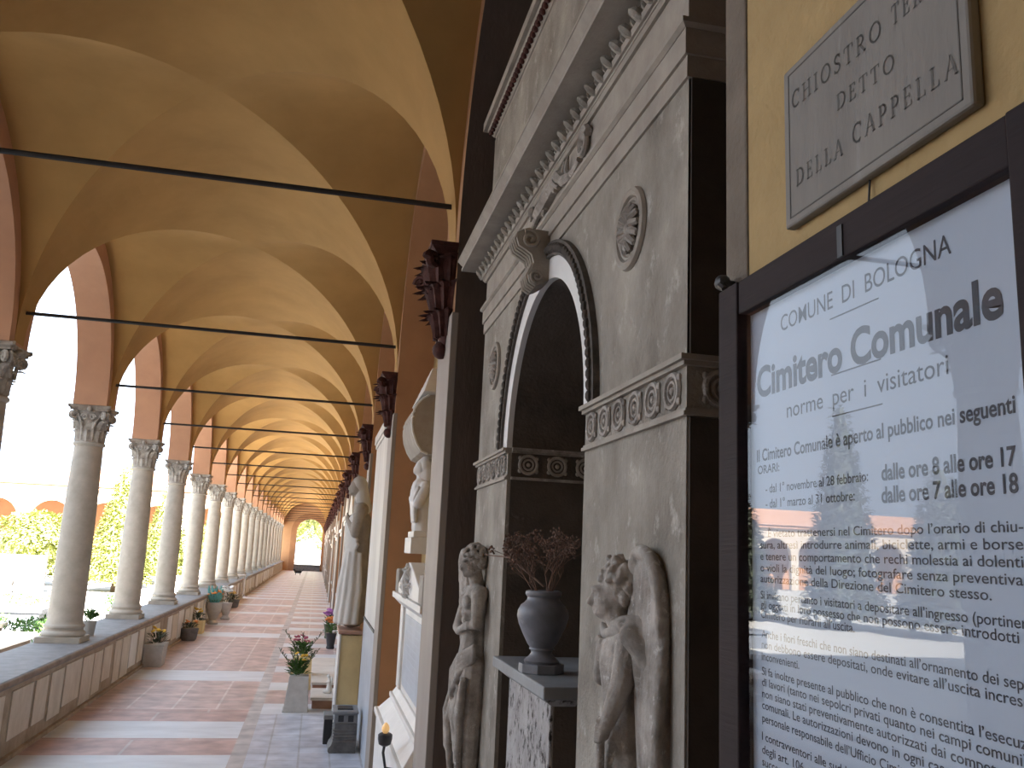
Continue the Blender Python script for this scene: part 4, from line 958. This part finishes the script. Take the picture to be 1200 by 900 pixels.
# tombs in the farther recesses, seen edge-on
tomb_proto = None
rng = random.Random(21)
for i, k in enumerate(range(1, 18)):
    yc = ycol(k)+1.5
    lab = ['white marble wall tomb just beyond the draped statue, its edge a pale upright strip', 'pale wall tomb in the second recess beyond the draped statue', 'pale wall tomb in the third recess beyond the draped statue'][i] if i < 3 else 'narrow pale wall tomb in the far row of recesses leading to the doorway'
    g = 'wall tombs in the far recesses'
    if tomb_proto is None:
        t = thing('far_wall_tomb', (.59, yc, 0), lab, 'tomb', g); tomb_proto = t
        mb = MB(); mb.box(-.07, .22, -.95, .95, 0, .55); mb.box(-.09, .22, -.98, .98, .55, .62); mb.build('plinth', GMARB, t, smooth=0, bevel=.006)
        mb = MB(); mb.box(-.03, .22, -.80, .80, .62, 1.95)
        for a in (-.80, .62): mb.box(-.075, .0, a, a+.18, .62, 1.95)
        mb.build('tomb_slab', MARBLE, t, smooth=0, bevel=.006)
        mb = MB(); mb.box(-.10, .22, -.92, .92, 1.95, 2.03); mb.box(-.13, .22, -.96, .96, 2.03, 2.10); mb.build('cornice', MARBLE, t, smooth=0, bevel=.006)
        mb = MB(); mb.prism([(-.9, 2.10), (.9, 2.10), (.12, 2.48), (-.12, 2.48)], 'x', -.09, .2); mb.build('gable', GMARB, t, smooth=0, bevel=.006)
        mb = MB(); mb.box(-.036, -.02, -.5, .5, .8, 1.8); mb.build('inscription_panel', BLUMARB, t, smooth=0, bevel=.003)
    else: dup(tomb_proto, (.59+rng.uniform(-.03, .04), yc, 0), lab, g, scale=(1, rng.uniform(.9, 1.05), rng.uniform(.82, 1.12)))

# ------------------------------------------------------------------ things on the floor, right side
blk = thing('stone_block', (.36, 7.85, 0), 'dark grey moulded stone block with openings beside the right pier', 'stone block')
mb = MB(); mb.prism([(.235-.36, .0), (.225-.36, .015), (.235-.36, .045), (.25-.36, .06), (.262-.36, .10), (.268-.36, .16), (.268-.36, .225), (.45-.36, .225), (.45-.36, 0)], 'y', -.16, .14); mb.build('block_body', GRYM, blk, smooth=40)
mb = MB()
for z in (.085, .108, .131, .154, .177): mb.tube([(-.098, -.162, z), (.085, -.162, z)], .008, 6); mb.tube([(-.096, -.162, z), (-.094, .14, z)], .008, 6)
mb.build('ribs', GRYM, blk)
mb = MB(); mb.box(-.10, .09, -.15, .13, .225, .30); mb.box(-.115, .095, -.17, .15, .30, .325); mb.build('top_slab', SLAB, blk, smooth=0, bevel=.006)
for x in (-.045, .035): mb = MB(); mb.box(x-.022, x+.022, -.1525, -.145, .24, .288); mb.build('opening', DKM, blk, smooth=0)
mb = MB(); mb.box(-.075, .05, -.10, .05, .326, .334); mb.build('lid', DKM, blk, smooth=0, bevel=.002)
sb2 = thing('small_metal_box', (.225, 8.12, 0), 'narrow dark metal box with pale top standing left of the moulded stone block', 'box')
mb = MB(); mb.box(-.035, .035, -.10, .10, 0, .20); mb.build('box_body', DKM, sb2, smooth=0, bevel=.004)
mb = MB(); mb.box(-.042, .042, -.11, .11, .20, .235); mb.build('top', SLAB, sb2, smooth=0, bevel=.004)
def leafcard(mb, p, d, L, w):
    d = d.normalized(); s_ = d.cross(Vector((0, 0, 1))); s_ = s_.normalized() if s_.length > .01 else Vector((1, 0, 0))
    n_ = s_.cross(d); a = p+d*L*.5
    mb.add([p, a+s_*w+n_*L*.06, p+d*L-n_*L*.1, a-s_*w+n_*L*.06, a-n_*L*.02], [(0, 1, 4), (1, 2, 4), (2, 3, 4), (3, 0, 4)])
def bouquet(root, z, r, h, nl, fm, nf, seed, lm=LEAF, spikes=0, fs=.022):
    rng = random.Random(seed); mb = MB()
    for _ in range(nl):
        a = rng.uniform(0, 2*PI); q = rng.random()**.5; p = Vector((math.cos(a)*r*q*.6, math.sin(a)*r*q*.6, z+rng.uniform(0, h*.6)))
        leafcard(mb, p, Vector((math.cos(a)*q*1.2, math.sin(a)*q*1.2, rng.uniform(.2, 1.2))), rng.uniform(.05, .10), rng.uniform(.008, .018))
    tag(mb.build('foliage', lm, root, smooth=0), kind='stuff')
    if spikes:
        for k in range(spikes):
            mb = MB(); a = k*2*PI/spikes+.5; e = Vector((math.cos(a)*r*1.7, math.sin(a)*r*1.2, h*1.2))
            for j in range(22):
                t = .2+.8*j/21; p = Vector((0, 0, z))+e*t; leafcard(mb, p, Vector((rng.uniform(-1, 1), rng.uniform(-1, 1), rng.uniform(.1, 1)))+e*2, .045, .007)
            mb.tube([(0, 0, z), tuple(Vector((0, 0, z))+e)], .003, 4); mb.build('leafy_sprig', LEAFD, root, smooth=0)
    me = None
    for k in range(nf):
        a = rng.uniform(0, 2*PI); q = rng.random()**.5
        if me is None:
            fb = MB()
            for j in range(7):
                c = 2*PI*j/7; fb.ell((math.cos(c)*fs*.62, math.sin(c)*fs*.62, 0), (fs*.5, fs*.5, fs*.3), 6, 4)
            fb.ell((0, 0, fs*.2), (fs*.45, fs*.45, fs*.35), 6, 4); me = fb.mesh('flower', fm)
        o = bpy.data.objects.new('flower', me); COL.objects.link(o); o.parent = root
        o.location = (math.cos(a)*r*q*.75, math.sin(a)*r*q*.75, z+h*(.72+.35*rng.random())); o.rotation_euler = (rng.uniform(-.6, .6), rng.uniform(-.6, .6), 0)
p1 = thing('tapered_planter', (-.07, 9.60, 0), 'pale tapered stone planter with a yellow flower and dark green sprigs, nearest of the two', 'planter', 'planters on the right of the floor')
mb = MB(); mb.frus(-.122, .122, -.115, .115, 0, -.085, .105, -.10, .10, .345); mb.box(-.128, .128, -.12, .12, 0, .02); mb.build('pot', CONC, p1, smooth=0, bevel=.004)
bouquet(p1, .34, .12, .20, 170, YEL, 5, 1, LEAF, 5)
p2 = thing('tapered_planter', (-.06, 11.05, 0), 'second tapered planter with dark pink flowers, behind the one with the yellow flower', 'planter', 'planters on the right of the floor')
mb = MB(); mb.frus(-.13, .13, -.12, .12, 0, -.09, .12, -.11, .11, .36); mb.box(-.135, .135, -.125, .125, 0, .02); mb.build('pot', PLYEL, p2, smooth=0, bevel=.004)
bouquet(p2, .35, .15, .24, 190, PNK, 12, 2, LEAF, 3)
for i, (y0, y1, z1, lab) in enumerate(((9.72, 10.35, .11, 'low marble-topped tomb step right of the nearest planter'), (10.45, 11.3, .16, 'second low marble-topped tomb step behind the first'), (11.4, 13.2, .10, 'long flat whitish tomb slab beside the second planter'))):
    t = thing('tomb_step', (.22, (y0+y1)/2, 0), lab, 'tomb slab', 'low tomb steps by the right wall'); d = (y1-y0)/2
    mb = MB(); mb.box(-.13, .26, -d, d, 0, z1-.03); mb.build('riser', PINKM, t, smooth=0)
    mb = MB(); mb.box(-.15, .27, -d-.015, d+.01, z1-.03, z1); mb.build('top_slab', MARBLE, t, smooth=0, bevel=.004)
fg_ = thing('figurine', (.26, 10.0, .11), 'tiny white kneeling figurine on the first tomb step', 'figurine')
b = MB(); b.cap((0, 0, .03), .035, (0, 0, .09), .026); b.cap((0, 0, .09), .026, (-.008, 0, .14), .018); b.ell((-.012, 0, .175), (.020, .018, .022)); b.cap((-.02, .0, .02), .022, (-.05, 0, .018), .018); b.cap((0, .025, .125), .010, (-.035, .005, .115), .007); b.cap((0, -.025, .125), .010, (-.035, -.005, .115), .007)
bf = blob(b, 'figure', WHT, fg_, .005, 2)
b = MB(); b.ell((.022, .02, .13), (.008, .016, .045)); b.ell((.022, -.02, .13), (.008, .016, .045)); b.build('wings', WHT, bf)
for name, x, y, fm, lab, sd in (('flower_vase', .345, 17.0, PUR, 'dark green vase of purple flowers by the right wall', 4), ('flower_vase', .36, 15.3, ORA, 'dark vase of orange flowers below the purple ones', 5)):
    t = thing(name, (x, y, 0), lab, 'flower vase', 'flower vases by the right wall')
    mb = MB(); mb.lathe([(.06, 0), (.07, .02), (.06, .05), (.085, .22), (.095, .25), (.08, .25)], 16); mb.build('vase', LEAFD if sd == 4 else DKM, t)
    bouquet(t, .24, .12, .26, 80, fm, 12, sd, LEAF, 0, .04)
# left side, against the parapet
def pot_flowers(root, z, r, h, mats_, seed):
    bouquet(root, z, r, h, 90, mats_, 5, seed, LEAFD, 0, .03)
t = thing('square_planter', (-1.955, 12.82, 0), 'square pale stone planter with small yellow flowers against the parapet', 'planter')
mb = MB(); mb.frus(-.13, .10, -.17, .17, 0, -.135, .115, -.18, .18, .26); mb.box(-.138, .122, -.185, .185, .26, .29); mb.build('pot', CONC, t, smooth=0, bevel=.006)
pot_flowers(t, .28, .16, .20, YEL, 21)
t = thing('bowl_pot', (-1.96, 16.05, 0), 'low dark flower pot against the parapet, beyond the square planter', 'flower pot')
mb = MB(); mb.lathe([(.10, 0), (.125, .03), (.145, .16), (.15, .2), (.125, .2)], 18); mb.build('pot', GRYM, t); pot_flowers(t, .19, .15, .13, ORA, 22)
t = thing('square_planter', (-1.98, 17.35, 0), 'small yellowish box planter just beyond the low dark pot', 'planter')
mb = MB(); mb.frus(-.08, .10, -.14, .14, 0, -.085, .11, -.15, .15, .22); mb.build('pot', PLYEL, t, smooth=0, bevel=.005); pot_flowers(t, .21, .13, .22, YEL, 23)
t = thing('stone_vase', (-1.93, 19.3, 0), 'stone vase topped with teal paper-wrapped flowers against the parapet', 'vase')
mb = MB(); mb.lathe([(.10, 0), (.11, .03), (.07, .08), (.12, .2), (.155, .33), (.15, .40), (.165, .43), (.14, .43)], 20); mb.build('vase', COLST, t)
mb = MB(); rng = random.Random(8)
for i in range(14):
    a = 2*PI*i/14; mb.tube([(.05*math.cos(a), .05*math.sin(a), .42), (.10*math.cos(a), .10*math.sin(a), .53), (.15*math.cos(a), .15*math.sin(a), .64+.06*(i % 3))], [.03, .04, .012], 5)
mb.build('paper_wrap', TEAL, t); bouquet(t, .42, .20, .22, 60, ORA, 8, 24, LEAF, 0, .05)
t = thing('white_vase', (-1.80, 20.5, 0), 'pale vase with a white bouquet just beyond the stone vase', 'vase')
mb = MB(); mb.lathe([(.09, 0), (.10, .03), (.06, .09), (.11, .25), (.13, .36), (.11, .36)], 18); mb.build('vase', CONC, t); bouquet(t, .35, .16, .34, 70, WHT, 16, 25, LEAFD, 0, .045)
t = thing('bowl_pot', (-1.97, 24.3, 0), 'small dark pot far along the parapet before the gap', 'flower pot')
mb = MB(); mb.lathe([(.10, 0), (.13, .03), (.15, .17), (.16, .2), (.13, .2)], 16); mb.build('pot', GRYM, t); pot_flowers(t, .19, .16, .2, YEL, 26)
t = thing('parapet_pot', (-2.30, 10.45, .595), 'small white pot with a green plant on the parapet beside the nearest column', 'flower pot')
mb = MB(); mb.lathe([(.055, 0), (.06, .01), (.072, .15), (.076, .155), (.066, .155)], 16); mb.build('pot', CONC, t); bouquet(t, .15, .10, .14, 90, WHT, 2, 27, LEAF, 0, .015)
# small black cat far down the walk
cat = thing('cat', (-.89, 52.2, 0), 'small black cat on the floor near the far doorway', 'cat')
b = MB(); b.cap((-.13, 0, .20), .075, (.12, 0, .19), .085)
for x in (-.13, .12):
    for y in (-.045, .045): b.cap((x, y, .16), .03, (x+.01, y, .09), .02); b.cap((x+.01, y, .09), .02, (x, y, .02), .018)
b.cap((-.16, 0, .23), .05, (-.20, 0, .28), .045); b.ell((-.215, 0, .30), (.055, .05, .05)); b.ell((-.262, 0, .285), (.022, .025, .02))
for y in (-.028, .028): b.cap((-.205, y, .335), .016, (-.205, y*1.2, .365), .005)
b.cap((.18, 0, .22), .02, (.27, 0, .28), .016); b.cap((.27, 0, .28), .016, (.30, .02, .38), .012)
blob(b, 'body', FUR, cat, .012, 2)

# ------------------------------------------------------------------ the courtyard
mb = MB(); mb.box(-70, -2.66, -12, 64, -.12, -.02); struct(mb.build('ground', GRAVEL, smooth=0))
mb = MB(); mb.box(-30, 20, 63.3, 130, -.12, -.02); struct(mb.build('ground_beyond', GRAVEL, smooth=0))
# wing on the far side: arcade with orange interior
mb = arch_wall(MB(), PF, [-55+3.2*i for i in range(17)], 1.3, 1.3, 2.5, -58, -2.9, 4.55, 61.2, 61.6, 0.0)
struct(mb.build('wall_facade', FACADE, smooth=30))
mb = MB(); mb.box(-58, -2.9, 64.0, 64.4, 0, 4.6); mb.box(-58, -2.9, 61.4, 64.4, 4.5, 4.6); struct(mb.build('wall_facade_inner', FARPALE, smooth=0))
mb = MB(); mb.box(-58, -2.9, 60.85, 61.3, 4.55, 4.75); mb.add([(-58, 60.7, 4.75), (-2.9, 60.7, 4.75), (-2.9, 65, 6.2), (-58, 65, 6.2)], [(0, 1, 2, 3)]); struct(mb.build('roof_facade', ROOFT, smooth=0))
for i in range(17):
    mb = MB(); xc = -56.6+3.2*i; mb.lathe([(.20, 0), (.18, .1), (.15, .2), (.14, 2.2), (.2, 2.5)], 10, (xc, 61.4, 0))
# long wing opposite
mb = arch_wall(MB(), PL, [2+3.2*i for i in range(18)], 1.3, 1.3, 2.5, 0, 60.8, 4.55, -46, -46.4, 0.0)
struct(mb.build('wall_opposite', FACADE, smooth=30))
mb = MB(); mb.box(-49.4, -49, 0, 61, 0, 4.6); mb.box(-49.4, -46.2, 0, 61, 4.5, 4.6); mb.add([(-45.5, 0, 4.7), (-45.5, 61, 4.7), (-50, 61, 6.2), (-50, 0, 6.2)], [(0, 1, 2, 3)]); struct(mb.build('wall_opposite_inner', FARPALE, smooth=0))
# unseen near wing behind the camera, raised high to shade the near courtyard
mb = MB(); mb.box(-46, -2.8, -9, -1.6, 0, 12.6); mb.prism([(-9.3, 12.6), (-1.2, 12.6), (-4.6, 15.2)], 'x', -46, -2.8); struct(mb.build('wall_shade_wing', FACADE, smooth=0))
# trees: crown of leaf cards over a trunk
def tree(name, loc, h, r, shape, lab, seed, n=2600, leaf=.16, group='trees in the courtyard', m=TREE, base=.25):
    rng = random.Random(seed); root = thing(name, loc, lab, 'tree', group)
    mb = MB(); mb.tube([(0, 0, 0), (.03, 0, h*.35), (0, .03, h*.8)], [.13, .1, .03], 8); mb.build('trunk', TRUNK, root)
    mb = MB()
    for _ in range(n):
        t = rng.random(); a = rng.uniform(0, 2*PI)
        if shape == 'cone': t = 1-math.sqrt(rng.random()); rr = r*(1-t)**.85+.05; z = base+(h-base)*t
        else: t = rng.random(); z = base+(h-base)*t; rr = r*math.sqrt(max(.02, 1-(2*t-1)**2))*(1+.18*math.sin(3*a+seed)*math.sin(5*t))
        q = rr*(.80+.24*rng.random()); p = Vector((q*math.cos(a), q*math.sin(a), z))
        leafcard(mb, p, Vector((math.cos(a)+rng.uniform(-.9, .9), math.sin(a)+rng.uniform(-.9, .9), rng.uniform(-.5, .9))), leaf*rng.uniform(.7, 1.5), leaf*.32)
    if shape == 'cone': mb.lathe([(.05, base)]+[((r*(1-t)**.85+.05)*.84, base+(h-base)*t) for t in (.03, .2, .4, .6, .8, .97)], 14)
    else: mb.lathe([(max(.05, r*.80*math.sin(PI*t)), base+(h-base)*t) for t in (.04, .15, .3, .5, .7, .85, .96)], 14)
    tag(mb.build('foliage', m, root, smooth=0), kind='stuff')
    return root
tree('cone_tree', (-6.0, 30, -.02), 4.1, .98, 'cone', 'tall sunlit cone-shaped tree seen right of the nearest full column', 31, 5200, .12)
tree('cone_tree', (-5.6, 36, -.02), 4.0, .95, 'cone', 'slimmer cone-shaped tree seen between the second and third full columns', 32, 4600, .12)
tree('round_tree', (-9.0, 32, -.02), 2.35, 1.40, 'round', 'broad low rounded tree left of the nearest full column', 33, 5200, .13)
tree('round_tree', (-11.7, 31, -.02), 2.2, .95, 'round', 'rounded bush cut off by the left edge of the picture', 34, 3000, .13)
tree('round_tree', (-4.3, 41, -.02), 2.6, .9, 'round', 'green tree glimpsed between the middle columns', 35, 2600, .14)
for i, (x, y, h, r, lab) in enumerate(((-14, 23.3, 6.6, 1.1, 'cone tree outside the picture, mirrored in the notice glass'), (-15.5, 21.0, 4.6, 1.2, 'second cone tree outside the picture, mirrored in the notice glass'), (-12.4, 26.5, 4.2, 1.1, 'third tree outside the picture, mirrored in the notice glass'))):
    tree('cone_tree', (x, y, -.02), h, r, 'cone', lab, 41+i, 2600, .2, m=UNLITLEAF)
tree('garden_tree', (1.2, 74, -.02), 6.5, 2.2, 'round', 'yellow-green tree seen through the far doorway', 51, 3500, .22, base=1.2)
tree('garden_tree', (-2.2, 84, -.02), 7.0, 2.6, 'round', 'paler tree deeper in the garden beyond the far doorway', 52, 3500, .25, base=2)
# low hedges, tombs and slabs in the near courtyard
def hedge(loc, sx, sy, sz, lab, seed, n=900):
    rng = random.Random(seed); mb = MB(); root = thing('low_hedge', loc, lab, 'hedge', 'low plants among the tombs')
    for _ in range(n):
        p = Vector((rng.uniform(-sx, sx), rng.uniform(-sy, sy), sz*math.sqrt(rng.random())))
        leafcard(mb, p, Vector((rng.uniform(-1, 1), rng.uniform(-1, 1), rng.uniform(.1, 1))), .08, .02)
    tag(mb.build('foliage', LEAF, root, smooth=0), kind='stuff'); return root
hedge((-3.9, 14.8, 0), .38, .7, .36, 'low green plant bed left of the nearest column base', 61)
hedge((-5.6, 15.9, 0), .8, .5, .30, 'low green plants at the left edge of the picture', 62)
hedge((-6.6, 20.6, 0), 1.5, .5, .36, 'low hedge strip behind the grey tomb kerb', 63, 1400)
hedge((-4.05, 21.0, 0), .25, .6, .40, 'dark green plant between the nearest two columns', 64)
def slab_tomb(loc, sx, sy, h, lab, m1, m2):
    t = thing('slab_tomb', loc, lab, 'tomb', 'slab tombs in the courtyard')
    mb = MB(); mb.box(-sx, sx, -sy, sy, 0, h-.07); mb.build('tomb_body', m1, t, smooth=0, bevel=.01)
    mb = MB(); mb.box(-sx-.05, sx+.05, -sy-.05, sy+.05, h-.07, h); mb.build('top_slab', m2, t, smooth=0, bevel=.01)
slab_tomb((-3.80, 11.0, -.02), .46, 1.25, .46, 'pinkish slab tomb with pale top right outside the parapet, nearest one', PINKST, MARBLE)
slab_tomb((-5.0, 13.3, -.02), .72, .95, .40, 'second pinkish slab tomb behind the nearest one', PINKST, MARBLE)
slab_tomb((-6.5, 17.6, -.02), 1.85, .3, .36, 'long bluish grey tomb kerb in the courtyard left of the nearest column', KERB, KERB)
slab_tomb((-4.3, 25.5, -.02), .5, .9, .30, 'white slab tomb between the nearest two columns', MARBLE, MARBLE)
slab_tomb((-4.1, 29.5, -.02), .5, .9, .55, 'taller white slab tomb seen left of the second column base', MARBLE, MARBLE)
sh = thing('shrine_tomb', (-8.35, 28.2, -.02), 'small white shrine-like tomb with a dark slab behind, at the left', 'tomb')
mb = MB(); mb.box(-.75, .75, .1, .25, 0, 1.05); mb.build('back_slab', GRYM, sh, smooth=0, bevel=.01)
mb = MB(); mb.prism([(-.5, 0), (-.5, .5), (-.35, .75), (0, .92), (.35, .75), (.5, .5), (.5, 0)], 'y', -.3, .1); mb.build('shrine_body', MARBLE, sh, smooth=0, bevel=.01)
mb = MB(); mb.prism([(-.22, 0), (-.22, .38)]+[(-.22*math.cos(PI*i/10), .38+.2*math.sin(PI*i/10)) for i in range(1, 10)]+[(.22, .38), (.22, 0)], 'y', -.32, -.29); mb.build('arched_opening', GRYM, sh, smooth=0)
mb = MB(); mb.lathe([(.10, 0), (.13, .1), (.08, .25), (.12, .4), (.02, .5)], 10, (0, -.45, 0)); mb.build('figure', COLST, sh)
